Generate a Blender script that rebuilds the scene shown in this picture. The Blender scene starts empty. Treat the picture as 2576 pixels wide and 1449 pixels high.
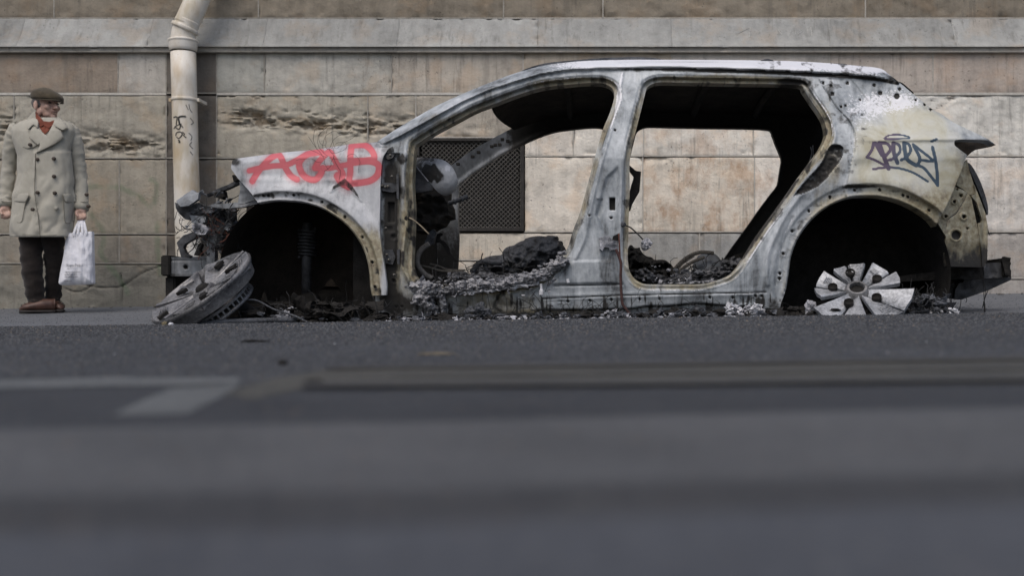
import bpy, bmesh, math, random
import numpy as np
from mathutils import Vector, Matrix, Euler

random.seed(7)
rng = np.random.default_rng(11)
SC = bpy.context.scene
COL = SC.collection

# ---------------------------------------------------------------- camera, sky, sun, exposure
F, XV, YH = 2735.0, 1500.0, 771.0          # focal length / vanishing point on a 2576 px wide picture
cam_d = bpy.data.cameras.new('camera')
cam = bpy.data.objects.new('camera', cam_d)
COL.objects.link(cam)
cam.location = (0, 0, 0)
cam.rotation_euler = (math.radians(90), 0, 0)
cam_d.sensor_width = 36.0
cam_d.lens = F / 2576 * 36.0
cam_d.shift_x = (1288 - XV) / 2576
cam_d.shift_y = (YH - 724.5) / 2576
cam_d.clip_start, cam_d.clip_end = 0.02, 400
cam_d.dof.use_dof = True
cam_d.dof.focus_distance = 5.3
cam_d.dof.aperture_fstop = 3.3
cam_d.dof.aperture_blades = 9
SC.camera = cam

SUN_EL, SUN_AZ = math.radians(58), math.radians(200)   # azimuth from +Y, clockwise
world = bpy.data.worlds.new('World')
SC.world = world
world.use_nodes = True
wn = world.node_tree.nodes
bg = wn['Background']
sky = wn.new('ShaderNodeTexSky')
sky.sky_type = 'NISHITA'
sky.sun_disc = False
sky.sun_elevation = SUN_EL
sky.sun_rotation = SUN_AZ
sky.air_density, sky.dust_density, sky.ozone_density = 1.0, 4.0, 1.0
world.node_tree.links.new(sky.outputs[0], bg.inputs[0])
bg.inputs[1].default_value = 0.11
sun_d = bpy.data.lights.new('sun', 'SUN')
sun_d.energy = 0.9
sun_d.angle = math.radians(50)
sun_d.color = (1.0, 0.985, 0.96)
sun = bpy.data.objects.new('sun', sun_d)
COL.objects.link(sun)
sdir = Vector((math.sin(SUN_AZ) * math.cos(SUN_EL), math.cos(SUN_AZ) * math.cos(SUN_EL), math.sin(SUN_EL)))
sun.rotation_euler = sdir.to_track_quat('Z', 'Y').to_euler()
sun.location = sdir * 30
vs = SC.view_settings
vs.view_transform, vs.look, vs.gamma, vs.use_curve_mapping = 'Standard', 'None', 1.0, False
vs.exposure = 0.35
SC.cycles.use_denoising = True

# ---------------------------------------------------------------- helpers
def P(px, py, Y):
    return Vector(((px - XV) * Y / F, Y, (YH - py) * Y / F))

def tag(o, label=None, cat=None, group=None, kind=None):
    if label: o['label'] = label
    if cat: o['category'] = cat
    if group: o['group'] = group
    if kind: o['kind'] = kind
    return o

def empty(name, loc=(0, 0, 0)):
    o = bpy.data.objects.new(name, None)
    COL.objects.link(o)
    o.location = loc
    return o

def link(name, me, m, parent=None):
    o = bpy.data.objects.new(name, me)
    COL.objects.link(o)
    if m is not None and len(me.materials) == 0:
        me.materials.append(m)
    if parent is not None:
        o.parent = parent
        o.matrix_parent_inverse = parent.matrix_basis.inverted()   # every mesh below is built in world coordinates
    return o

def raw(name, v, f, m=None, parent=None, smooth=True, attrs=None):
    me = bpy.data.meshes.new(name)
    me.from_pydata([tuple(p) for p in v], [], [tuple(q) for q in f])
    if smooth:
        me.polygons.foreach_set('use_smooth', [True] * len(me.polygons))
    if attrs:
        for k, a in attrs.items():
            at = me.attributes.new(k, 'FLOAT', 'POINT')
            at.data.foreach_set('value', np.asarray(a, np.float32))
    me.update()
    return link(name, me, m, parent)

def from_bm(name, bm, m=None, parent=None, smooth=False, auto=None):
    me = bpy.data.meshes.new(name)
    bm.normal_update()
    bm.to_mesh(me)
    bm.free()
    if smooth:
        me.polygons.foreach_set('use_smooth', [True] * len(me.polygons))
    if auto is not None:
        me.set_sharp_from_angle(angle=math.radians(auto))
    return link(name, me, m, parent)

def sm(e0, e1, x):
    t = np.clip((x - e0) / (e1 - e0), 0, 1)
    return t * t * (3 - 2 * t)

def _h(ix, iy, iz, s):
    n = (ix * 374761393 + iy * 668265263 + iz * 2147483647 + s * 974634777) & 0xffffffff
    n = ((n ^ (n >> 13)) * 1274126177) & 0xffffffff
    n = (n ^ (n >> 16)) & 0xffffffff
    return n.astype(np.float64) / 4294967295.0

def vnoise(x, y, z=None, s=0):
    x = np.asarray(x, float); y = np.asarray(y, float)
    z = np.zeros_like(x) if z is None else np.asarray(z, float)
    ix, iy, iz = np.floor(x).astype(np.int64), np.floor(y).astype(np.int64), np.floor(z).astype(np.int64)
    fx, fy, fz = x - ix, y - iy, z - iz
    fx, fy, fz = fx * fx * (3 - 2 * fx), fy * fy * (3 - 2 * fy), fz * fz * (3 - 2 * fz)
    r = 0
    for a in (0, 1):
        for b in (0, 1):
            for c in (0, 1):
                w = (fx if a else 1 - fx) * (fy if b else 1 - fy) * (fz if c else 1 - fz)
                r = r + w * _h(ix + a, iy + b, iz + c, s)
    return r

def fbm(x, y, z=None, o=4, s=0):
    x = np.asarray(x, float); y = np.asarray(y, float)
    z = np.zeros_like(x) if z is None else np.asarray(z, float)
    r, a, t = 0, 1.0, 0
    for k in range(o):
        r = r + a * vnoise(x * 2 ** k, y * 2 ** k, z * 2 ** k, s + k * 17)
        t += a
        a *= 0.5
    return r / t            # 0..1

def curve(pts, n=5, closed=True):
    """Catmull-Rom through pts; a third element marks a corner."""
    p = [np.array(q[:2], float) for q in pts]
    c = [len(q) > 2 for q in pts]
    N = len(p)
    out = []
    for i in range(N if closed else N - 1):
        j = (i + 1) % N
        p1, p2 = p[i], p[j]
        p0 = p1 if c[i] or (not closed and i == 0) else p[i - 1]
        p3 = p2 if c[j] or (not closed and j == N - 1) else p[(j + 1) % N]
        for k in range(n):
            t = k / n
            out.append(0.5 * (2 * p1 + (p2 - p0) * t + (2 * p0 - 5 * p1 + 4 * p2 - p3) * t * t + (3 * p1 - p0 - 3 * p2 + p3) * t ** 3))
    if not closed:
        out.append(p[-1])
    return np.array(out)

def seg_dist(x, y, poly, closed=True):
    """distance and nearest point from points to a polyline"""
    best = np.full(x.shape, 1e18)
    bx = np.zeros_like(x); by = np.zeros_like(x)
    n = len(poly)
    for i in range(n if closed else n - 1):
        a, b = poly[i], poly[(i + 1) % n]
        d = b - a
        l2 = d @ d
        if l2 < 1e-9: continue
        t = np.clip(((x - a[0]) * d[0] + (y - a[1]) * d[1]) / l2, 0, 1)
        qx, qy = a[0] + t * d[0], a[1] + t * d[1]
        dd = (x - qx) ** 2 + (y - qy) ** 2
        m = dd < best
        best = np.where(m, dd, best); bx = np.where(m, qx, bx); by = np.where(m, qy, by)
    return np.sqrt(best), bx, by

def inside(x, y, poly):
    r = np.zeros(x.shape, bool)
    n = len(poly)
    for i in range(n):
        x1, y1 = poly[i]; x2, y2 = poly[i - 1]
        if y1 == y2: continue
        c = ((y1 > y) != (y2 > y)) & (x < (x2 - x1) * (y - y1) / (y2 - y1) + x1)
        r ^= c
    return r

def near_pts(x, y, poly, marg):
    return (x > poly[:, 0].min() - marg) & (x < poly[:, 0].max() + marg) & (y > poly[:, 1].min() - marg) & (y < poly[:, 1].max() + marg)

def pdist(x, y, poly, closed=True, marg=80):
    """distance with everything beyond marg cut short"""
    d = np.full(x.shape, float(marg))
    m = near_pts(x, y, poly, marg)
    if m.any():
        dd, _, _ = seg_dist(x[m], y[m], poly, closed)
        d[m] = np.minimum(dd, marg)
    return d

def sheet(name, outer, holes=(), Yf=None, step=4.0, depth=0.03, mat=None, parent=None, relief=None, attrs=None, back=True, mirror=None, shrink=0.0, matback=None):
    """Pressed sheet with a real section: outline and holes given on the drawing, Yf gives its distance from the street side.
    relief(x, y, ctx) adds depth. The rim is folded back by depth, and a back skin closes it."""
    outer = np.asarray(outer, float)
    holes = [np.asarray(h, float) for h in holes]
    x0, y0 = outer.min(0) - step; x1, y1 = outer.max(0) + step
    nx, ny = int((x1 - x0) / step) + 2, int((y1 - y0) / step) + 2
    gx, gy = np.meshgrid(x0 + np.arange(nx) * step, y0 + np.arange(ny) * step)
    gx = gx.ravel(); gy = gy.ravel()
    ins = inside(gx, gy, outer)
    for h in holes: ins &= ~inside(gx, gy, h)
    I = ins.reshape(ny, nx)
    cell = I[:-1, :-1] | I[1:, :-1] | I[:-1, 1:] | I[1:, 1:]
    used = np.zeros((ny, nx), bool)
    used[:-1, :-1] |= cell; used[1:, :-1] |= cell; used[:-1, 1:] |= cell; used[1:, 1:] |= cell
    used = used.ravel()
    mv = np.where(used & ~ins)[0]
    bd, bx, by = seg_dist(gx[mv], gy[mv], outer)
    for h in holes:
        d2, x2, y2 = seg_dist(gx[mv], gy[mv], h)
        m = d2 < bd
        bd = np.where(m, d2, bd); bx = np.where(m, x2, bx); by = np.where(m, y2, by)
    gx[mv] = bx; gy[mv] = by
    # pull inside points that sit almost on the edge onto it
    idx = -np.ones(nx * ny, int)
    ids = np.where(used)[0]
    idx[ids] = np.arange(len(ids))
    x, y = gx[ids], gy[ids]
    Y = Yf(x, y) if callable(Yf) else np.full(x.shape, float(Yf))
    if relief is not None: Y = Y + relief(x, y)
    cy, cx = np.where(cell)
    a = idx[cy * nx + cx]; b = idx[cy * nx + cx + 1]; c = idx[(cy + 1) * nx + cx + 1]; d = idx[(cy + 1) * nx + cx]
    X = (x - XV) * Y / F; Z = (YH - y) * Y / F
    V = np.stack([X, Y, Z], 1)
    quads = np.stack([a, d, c, b], 1)          # facing -Y
    n = len(V)
    # boundary edges
    ed = np.concatenate([quads[:, [0, 1]], quads[:, [1, 2]], quads[:, [2, 3]], quads[:, [3, 0]]])
    key = np.sort(ed, 1)
    k = key[:, 0] * n + key[:, 1]
    u, inv, cnt = np.unique(k, return_inverse=True, return_counts=True)
    be = ed[cnt[inv] == 1]
    verts = [V]; faces = [quads]
    sgn = 1.0
    off = np.array([0, depth, 0])
    src = [np.arange(n)]
    tot = n
    if depth > 0:
        r1 = V[be[:, 0]]; r2 = V[be[:, 1]]
        m = len(be)
        verts += [r1, r2, r2 + off, r1 + off]
        ar = np.arange(m)
        faces.append(np.stack([tot + m + ar, tot + ar, tot + 3 * m + ar, tot + 2 * m + ar], 1))
        src += [be[:, 0], be[:, 1], be[:, 1], be[:, 0]]
        tot += 4 * m
        if back:
            verts.append(V + off)
            faces.append(quads[:, ::-1] + tot)
            src.append(np.arange(n))
            tot += n
    V = np.concatenate(verts); Fq = np.concatenate(faces); src = np.concatenate(src)
    if mirror is not None:
        V = V.copy(); V[:, 1] = 2 * mirror - V[:, 1]
        Fq = Fq[:, ::-1]
    me = bpy.data.meshes.new(name)
    me.vertices.add(len(V)); me.vertices.foreach_set('co', V.ravel())
    me.loops.add(Fq.size); me.loops.foreach_set('vertex_index', Fq.ravel().astype(np.int32))
    me.polygons.add(len(Fq)); me.polygons.foreach_set('loop_start', np.arange(0, Fq.size, 4, dtype=np.int32))
    me.polygons.foreach_set('use_smooth', [True] * len(Fq))
    me.update(calc_edges=True)
    me.validate()
    if attrs is not None:
        A = attrs(x, y)
        for nm, val in A.items():
            at = me.attributes.new(nm, 'FLOAT', 'POINT')
            at.data.foreach_set('value', np.asarray(val, np.float32)[src])
    return link(name, me, mat, parent)

def plate(name, pts, Y, depth, mat, parent, tilt=(0, 0), bevel=0.003, crumple=0.0, seed=0):
    """a bent piece of sheet or casting: polygon at distance Y, tilted in depth, with real thickness"""
    pts = np.asarray(pts, float)
    c = pts.mean(0)
    x0, y0 = pts.min(0); x1, y1 = pts.max(0)
    st = max(2.0, min(6.0, min(x1 - x0, y1 - y0) / 5))
    def Yf(x, y):
        r = Y + tilt[0] * (x - c[0]) + tilt[1] * (y - c[1])
        if crumple: r = r + crumple * (fbm(x / 14, y / 14, s=seed, o=3) - 0.5) * 2
        return r
    return sheet(name, pts, (), Yf, st, depth, mat, parent)

def tube_mesh(pts, r, sides=6, caps=True):
    pts = [Vector(p) for p in pts]
    n = len(pts)
    rr = r if hasattr(r, '__len__') else [r] * n
    v, f = [], []
    up = Vector((0.3, 0.5, 0.81))
    prev = None
    for i, p in enumerate(pts):
        t = (pts[min(i + 1, n - 1)] - pts[max(i - 1, 0)])
        if t.length < 1e-9: t = Vector((0, 0, 1))
        t.normalize()
        if prev is None:
            a = t.cross(up)
            if a.length < 1e-4: a = t.cross(Vector((1, 0, 0)))
        else:
            a = prev - t * prev.dot(t)
            if a.length < 1e-6: a = t.cross(up)
        a.normalize(); prev = a
        b = t.cross(a)
        for k in range(sides):
            an = 2 * math.pi * k / sides
            v.append(p + (a * math.cos(an) + b * math.sin(an)) * rr[i])
    for i in range(n - 1):
        for k in range(sides):
            k2 = (k + 1) % sides
            f.append((i * sides + k, i * sides + k2, (i + 1) * sides + k2, (i + 1) * sides + k))
    if caps:
        f.append(tuple(range(sides))[::-1]); f.append(tuple((n - 1) * sides + k for k in range(sides)))
    return v, f

def smooth_path(pts, n=6):
    p = [Vector(q) for q in pts]
    out = []
    for i in range(len(p) - 1):
        p0 = p[max(i - 1, 0)]; p1 = p[i]; p2 = p[i + 1]; p3 = p[min(i + 2, len(p) - 1)]
        for k in range(n):
            t = k / n
            out.append(0.5 * (2 * p1 + (p2 - p0) * t + (2 * p0 - 5 * p1 + 4 * p2 - p3) * t * t + (3 * p1 - p0 - 3 * p2 + p3) * t ** 3))
    out.append(p[-1])
    return out

def tube(name, pts, r, mat, parent=None, sides=6, n=6):
    v, f = tube_mesh(smooth_path(pts, n) if n else pts, r, sides)
    return raw(name, v, f, mat, parent)

class MB:
    def __init__(s): s.v, s.f = [], []
    def add(s, v, f):
        o = len(s.v)
        s.v += [tuple(p) for p in v]; s.f += [tuple(i + o for i in q) for q in f]
    def box(s, lo, hi, M=None):
        x0, y0, z0 = lo; x1, y1, z1 = hi
        v = [Vector(p) for p in ((x0, y0, z0), (x1, y0, z0), (x1, y1, z0), (x0, y1, z0), (x0, y0, z1), (x1, y0, z1), (x1, y1, z1), (x0, y1, z1))]
        if M is not None: v = [M @ p for p in v]
        s.add(v, [(3, 2, 1, 0), (4, 5, 6, 7), (0, 1, 5, 4), (1, 2, 6, 5), (2, 3, 7, 6), (3, 0, 4, 7)])
    def tube(s, pts, r, sides=6, n=0):
        v, f = tube_mesh(smooth_path(pts, n) if n else pts, r, sides)
        s.add(v, f)
    def build(s, name, mat, parent=None, smooth=False):
        return raw(name, s.v, s.f, mat, parent, smooth)

def lathe(prof, seg=48, M=None, a0=0, a1=2 * math.pi):
    full = abs(a1 - a0 - 2 * math.pi) < 1e-6
    v, f = [], []
    n = len(prof)
    m = seg if full else seg + 1
    for i in range(m):
        a = a0 + (a1 - a0) * i / seg
        for r, z in prof:
            p = Vector((r * math.cos(a), r * math.sin(a), z))
            v.append(M @ p if M is not None else p)
    for i in range(seg):
        j = (i + 1) % m
        for k in range(n - 1):
            f.append((i * n + k, j * n + k, j * n + k + 1, i * n + k + 1))
    return v, f

def lump(c, size, amp, seed, sub=3, freq=3.0, o=4):
    """crumpled solid: a displaced icosphere"""
    bm = bmesh.new()
    bmesh.ops.create_icosphere(bm, subdivisions=sub, radius=1.0)
    p = np.array([v.co[:] for v in bm.verts])
    d = fbm(p[:, 0] * freq + 50, p[:, 1] * freq + 50, p[:, 2] * freq + 50, o=o, s=seed) - 0.5
    d2 = np.abs(fbm(p[:, 0] * freq * 2 + 9, p[:, 1] * freq * 2 + 9, p[:, 2] * freq * 2 + 9, o=2, s=seed + 5) - 0.5)
    p = p * (1 + amp * 2 * d - amp * d2)[:, None] * np.array(size) + np.array(c)
    f = [tuple(v.index for v in fc.verts) for fc in bm.faces]
    bm.free()
    return p, f

# ---------------------------------------------------------------- materials
class NT:
    def __init__(s, name):
        s.m = bpy.data.materials.new(name); s.m.use_nodes = True
        s.t = s.m.node_tree; s.b = s.t.nodes['Principled BSDF']
        s.co = s.t.nodes.new('ShaderNodeTexCoord')
    def n(s, t, **k):
        nd = s.t.nodes.new('ShaderNode' + t)
        for a, b in k.items(): setattr(nd, a, b)
        return nd
    def l(s, a, b): s.t.links.new(a, b)
    def setv(s, sock, v):
        if hasattr(v, 'links') or hasattr(v, 'is_linked'): s.l(v, sock)
        else: sock.default_value = v
    def coord(s, scale=(1, 1, 1), which='Object'):
        mp = s.n('Mapping')
        s.l(s.co.outputs[which], mp.inputs[0]); mp.inputs['Scale'].default_value = scale
        return mp.outputs[0]
    def noise(s, scale, detail=4, rough=0.55, vec=None, dist=0.0):
        nd = s.n('TexNoise')
        nd.inputs['Scale'].default_value = scale; nd.inputs['Detail'].default_value = detail
        nd.inputs['Roughness'].default_value = rough; nd.inputs['Distortion'].default_value = dist
        s.l(vec if vec is not None else s.co.outputs['Object'], nd.inputs['Vector'])
        return nd.outputs['Fac']
    def voro(s, scale, vec=None, feature='F1', out='Distance'):
        nd = s.n('TexVoronoi', feature=feature)
        nd.inputs['Scale'].default_value = scale
        s.l(vec if vec is not None else s.co.outputs['Object'], nd.inputs['Vector'])
        return nd.outputs[out]
    def ramp(s, fac, stops):
        nd = s.n('ValToRGB')
        e = nd.color_ramp.elements
        while len(e) < len(stops): e.new(0.5)
        for el, (p, c) in zip(e, stops):
            el.position = p
            el.color = (c, c, c, 1) if not hasattr(c, '__len__') else (*c[:3], 1)
        s.l(fac, nd.inputs[0])
        return nd.outputs[0]
    def mix(s, fac, a, b, mode='MIX'):
        nd = s.n('Mix', data_type='RGBA', blend_type=mode)
        s.setv(nd.inputs[0], fac)
        for sk, v in ((nd.inputs[6], a), (nd.inputs[7], b)):
            if hasattr(v, 'links') or hasattr(v, 'is_linked'): s.l(v, sk)
            else: sk.default_value = (*v[:3], 1) if hasattr(v, '__len__') else (v, v, v, 1)
        return nd.outputs[2]
    def math(s, op, a, b=0.0, c=None, clamp=False):
        nd = s.n('Math', operation=op); nd.use_clamp = clamp
        s.setv(nd.inputs[0], a); s.setv(nd.inputs[1], b)
        if c is not None: s.setv(nd.inputs[2], c)
        return nd.outputs[0]
    def sstep(s, v, lo, hi):
        nd = s.n('MapRange', interpolation_type='SMOOTHSTEP')
        s.setv(nd.inputs[0], v)
        nd.inputs[1].default_value, nd.inputs[2].default_value = lo, hi
        nd.inputs[3].default_value, nd.inputs[4].default_value = 0, 1
        return nd.outputs[0]
    def attr(s, name):
        nd = s.n('Attribute'); nd.attribute_name = name
        return nd.outputs['Fac']
    def bump(s, h, strength=0.3, dist=0.01, prev=None):
        nd = s.n('Bump'); nd.inputs['Strength'].default_value = strength; nd.inputs['Distance'].default_value = dist
        s.l(h, nd.inputs['Height'])
        if prev is not None: s.l(prev, nd.inputs['Normal'])
        return nd.outputs[0]
    def out(s, col=None, rough=0.7, metal=0.0, normal=None, spec=0.5):
        if col is not None: 
            if hasattr(col, '__len__') and not hasattr(col, 'links'): s.b.inputs['Base Color'].default_value = (*col[:3], 1)
            else: s.l(col, s.b.inputs['Base Color'])
        s.setv(s.b.inputs['Roughness'], rough); s.setv(s.b.inputs['Metallic'], metal)
        s.b.inputs['Specular IOR Level'].default_value = spec
        if normal is not None: s.l(normal, s.b.inputs['Normal'])
        return s.m

def burnt_metal(name, paint=True, dark=1.0, base=None):
    t = NT(name)
    n1 = t.noise(5.0, 8, 0.62, dist=0.4)
    n2 = t.noise(38, 6, 0.65)
    n3 = t.noise(260, 3, 0.6)
    n4 = t.noise(14, 8, 0.7, t.coord((1, 1, 0.35)))
    b = base or ((0.07, 0.074, 0.078), (0.275, 0.298, 0.315), (0.57, 0.595, 0.615))
    n0 = t.noise(2.3, 6, 0.6, t.coord((1, 1, 0.7)), 1.5)
    ns = t.noise(11, 7, 0.65, t.coord((1.6, 1, 0.3)), 0.8)
    mm = t.math('MULTIPLY_ADD', n1, 0.28, t.math('MULTIPLY_ADD', n2, 0.18, t.math('MULTIPLY_ADD', n0, 0.46, t.math('MULTIPLY_ADD', ns, 0.36, -0.14))))
    c = t.ramp(mm, [(0.39, b[0]), (0.49, b[1]), (0.66, b[2])])
    c = t.mix(t.math('MULTIPLY', t.sstep(n3, 0.58, 0.75), 0.45), c, (0.08, 0.08, 0.085))
    w = t.attr('warm')
    wm = t.sstep(t.math('MULTIPLY_ADD', n4, 0.9, t.math('SUBTRACT', w, 0.45)), 0.30, 0.75)
    wc = t.ramp(n2, [(0.3, (0.13, 0.085, 0.04)), (0.52, (0.30, 0.255, 0.15)), (0.7, (0.42, 0.39, 0.29))])
    c = t.mix(t.math('MULTIPLY', wm, 0.85), c, wc)
    cr = t.sstep(t.math('MULTIPLY_ADD', n1, 0.9, t.math('MULTIPLY_ADD', n0, 0.5, t.math('SUBTRACT', t.attr('cream'), 0.7))), 0.15, 0.65)
    cc = t.ramp(t.noise(3.5, 7, 0.65, dist=1.2), [(0.35, (0.40, 0.36, 0.24)), (0.5, (0.53, 0.515, 0.42)), (0.66, (0.56, 0.57, 0.555))])
    c = t.mix(t.math('MULTIPLY', cr, 0.8), c, cc)
    wh = t.attr('white')
    whm = t.sstep(t.math('ADD', t.math('MULTIPLY_ADD', t.noise(75, 6, 0.75), 1.0, t.math('MULTIPLY', n1, 0.6)), t.math('SUBTRACT', wh, 0.8)), 0.44, 0.56)
    c = t.mix(t.math('MULTIPLY', whm, 0.9), c, (0.70, 0.70, 0.725))
    r = t.attr('spray')
    rc = t.mix(t.sstep(r, 0.3, 1.0), (0.47, 0.035, 0.05), (0.56, 0.10, 0.12))
    rm = t.math('MULTIPLY', t.sstep(t.math('MULTIPLY_ADD', n3, 0.22, t.math('SUBTRACT', r, 0.11)), 0.05, 0.75), 0.93)
    c = t.mix(rm, c, rc)
    tg = t.attr('ink')
    c = t.mix(t.math('MULTIPLY', t.sstep(tg, 0.12, 0.7), 0.93), c, t.mix(t.attr('inkmix'), (0.055, 0.034, 0.08), (0.014, 0.045, 0.085)))
    so = t.attr('soot')
    sf = t.sstep(t.math('ADD', so, t.math('MULTIPLY', t.math('SUBTRACT', t.math('MULTIPLY_ADD', n2, 0.6, t.math('MULTIPLY', n4, 0.7)), 0.65), 1.15)), 0.30, 0.72)
    sc = t.mix(n2, (0.012, 0.0115, 0.011), (0.045, 0.042, 0.038))
    c = t.mix(sf, c, sc)
    ro = t.math('MULTIPLY_ADD', n2, 0.35, 0.42)
    ro = t.math('MAXIMUM', ro, t.math('MULTIPLY', sf, 0.85))
    bp = t.bump(n3, 0.25, 0.002)
    bp = t.bump(n2, 0.3, 0.006, bp)
    return t.out(c, ro, 0.12, bp, 0.45)

def simple(name, c0, c1, scale=30, rough=0.8, metal=0.0, bump=0.4, bdist=0.005, spec=0.4, fine=180):
    t = NT(name)
    n = t.noise(scale, 6, 0.65)
    f = t.noise(fine, 3, 0.6)
    m = t.math('MULTIPLY_ADD', f, 0.4, t.math('MULTIPLY', n, 0.65))
    c = t.ramp(m, [(0.36, c0), (0.64, c1)])
    bp = t.bump(m, bump, bdist)
    return t.out(c, rough, metal, bp, spec)

M_BODY = burnt_metal('burnt_panel')
M_WING = burnt_metal('burnt_wing', base=((0.18, 0.184, 0.19), (0.43, 0.437, 0.45), (0.63, 0.632, 0.64)))
M_STEEL = burnt_metal('scorched_steel', base=((0.07, 0.075, 0.08), (0.17, 0.18, 0.19), (0.36, 0.375, 0.395)))
M_DARKSTEEL = simple('dark_steel', (0.016, 0.016, 0.017), (0.075, 0.078, 0.085), 22, 0.6, 0.2)
M_SOOT = simple('soot', (0.008, 0.0075, 0.007), (0.028, 0.026, 0.024), 14, 0.92, bump=0.7, bdist=0.01, spec=0.2)
M_SOOTBROWN = simple('brown_soot', (0.010, 0.009, 0.008), (0.042, 0.034, 0.027), 9, 0.9, bump=0.6, bdist=0.01, spec=0.2)
M_CHAR = simple('char', (0.010, 0.0105, 0.012), (0.10, 0.106, 0.12), 16, 0.6, bump=0.9, bdist=0.012)
M_ASH = simple('grey_ash', (0.09, 0.092, 0.10), (0.46, 0.46, 0.49), 26, 0.9, bump=0.8, bdist=0.008)
M_WASH = simple('white_ash', (0.32, 0.32, 0.34), (0.66, 0.66, 0.68), 30, 0.9, bump=0.7, bdist=0.006)
M_ALLOY = simple('burnt_alloy', (0.075, 0.077, 0.082), (0.47, 0.48, 0.50), 7, 0.5, 0.3, bump=0.25, bdist=0.002, fine=90)
M_ALLOYD = simple('sooty_alloy', (0.030, 0.030, 0.033), (0.27, 0.265, 0.265), 8, 0.5, 0.45, bump=0.35, bdist=0.003, fine=90)
M_OXIDE = simple('yellow_oxide', (0.045, 0.034, 0.018), (0.24, 0.20, 0.115), 13, 0.7, 0.15, bump=0.3, bdist=0.004, fine=120)
M_COPPER = simple('copper_wire', (0.05, 0.02, 0.014), (0.16, 0.06, 0.04), 60, 0.6, 0.3)
M_BLACK = simple('black_wire', (0.01, 0.01, 0.01), (0.03, 0.03, 0.03), 60, 0.8)
M_BOLT = simple('bolt', (0.03, 0.028, 0.025), (0.18, 0.17, 0.15), 90, 0.5, 0.4)
# ---------------------------------------------------------------- ground
def zc(x): return -0.053 + 0.0135 * x
def ground(x, y):
    x = np.asarray(x, float); y = np.asarray(y, float)
    zr = zc(x) - np.clip(4.75 - y, 0, 40) * 0.007
    s = np.clip((y - 4.75) / 3.85, 0, 1.2)
    zp = zc(x) + (0.0525 + 0.0152 * x - zc(x)) * s ** 2.2 - 0.016 * np.sin(np.pi * np.clip((y - 4.75) / 1.0, 0, 1)) ** 0.8
    return np.where(y <= 4.75, zr, zp)

def G(px, py, dz=0.0):
    """point of the ground on the sight line of a drawing point"""
    Y = 0.5
    for _ in range(60):
        X = (px - XV) * Y / F
        h = float(ground(X, Y))
        Y2 = -h * F / (py - YH) if py > YH + 1 else 8.0
        Y = 0.5 * Y + 0.5 * min(max(Y2, 0.12), 8.5)
    X = (px - XV) * Y / F
    return Vector((X, Y, float(ground(X, Y)) + dz))

def asphalt(name, c0, c1, blue=(0.06, 0.063, 0.07), rough=0.72, scale=1.0, cool=(0.89, 0.94, 1.02)):
    if name in ('patch_asphalt', 'tar_band', 'worn_paint', 'kerbside_asphalt', 'older_asphalt'): cool = (0.93, 0.95, 0.985)
    if True:
        c0, c1, blue = [tuple(a * b for a, b in zip(q, cool)) for q in (c0, c1, blue)]
    t = NT(name)
    v = t.voro(95 * scale)
    n = t.noise(150 * scale, 4, 0.7)
    big = t.noise(1.1, 5, 0.6, t.coord((0.5, 1.6, 1)))
    mid = t.noise(9, 5, 0.65)
    m = t.math('MULTIPLY_ADD', n, 0.55, t.math('MULTIPLY_ADD', mid, 0.35, t.math('MULTIPLY', big, 0.25)))
    c = t.ramp(m, [(0.40, c0), (0.72, c1)])
    sp = t.noise(110 * scale, 1, 0.5)
    c = t.mix(t.math('MULTIPLY', t.sstep(sp, 0.68, 0.76), 0.55), c, (0.16, 0.15, 0.135))
    c = t.mix(t.math('MULTIPLY', t.sstep(t.noise(80 * scale, 1), 0.70, 0.77), 0.5), c, (0.13, 0.09, 0.055))
    c = t.mix(t.math('MULTIPLY', t.sstep(big, 0.45, 0.7), 0.3), c, blue)
    bp = t.bump(v, 0.5, 0.004)
    bp = t.bump(n, 0.4, 0.002, bp)
    return t.out(c, rough, 0.0, bp, 0.35)

M_ROAD = asphalt('road_asphalt', (0.014, 0.0145, 0.016), (0.055, 0.056, 0.060))
M_PATCH = asphalt('patch_asphalt', (0.042, 0.042, 0.043), (0.106, 0.105, 0.104), (0.075, 0.077, 0.08))
M_PATCHB = asphalt('kerbside_asphalt', (0.038, 0.040, 0.045), (0.084, 0.087, 0.095), (0.06, 0.063, 0.072))
M_DARKP = asphalt('older_asphalt', (0.012, 0.0125, 0.0145), (0.046, 0.047, 0.051), (0.028, 0.03, 0.034))
M_TAR = asphalt('tar_band', (0.02, 0.02, 0.021), (0.055, 0.054, 0.054), (0.03, 0.03, 0.032), 0.6)
M_PAVE = asphalt('pavement_asphalt', (0.07, 0.072, 0.075), (0.16, 0.16, 0.16), (0.11, 0.112, 0.118), 0.8, 0.8)
M_LINE = asphalt('worn_paint', (0.035, 0.037, 0.036), (0.15, 0.154, 0.15), (0.08, 0.084, 0.084), 0.7)
M_STRIP = asphalt('brown_joint_strip', (0.026, 0.024, 0.021), (0.092, 0.084, 0.066), (0.058, 0.055, 0.048), 0.75)

def ground_grid(name, xs, ys, dz, m, parent=None, rough=0.0):
    gx, gy = np.meshgrid(xs, ys)
    z = ground(gx, gy) + dz
    if rough: z = z + rough * (fbm(gx * 3, gy * 3, o=3, s=3) - 0.5)
    nx, ny = len(xs), len(ys)
    v = np.stack([gx.ravel(), gy.ravel(), z.ravel()], 1)
    f = [(j * nx + i, j * nx + i + 1, (j + 1) * nx + i + 1, (j + 1) * nx + i) for j in range(ny - 1) for i in range(nx - 1)]
    return raw(name, v, f, m, parent)

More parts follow.
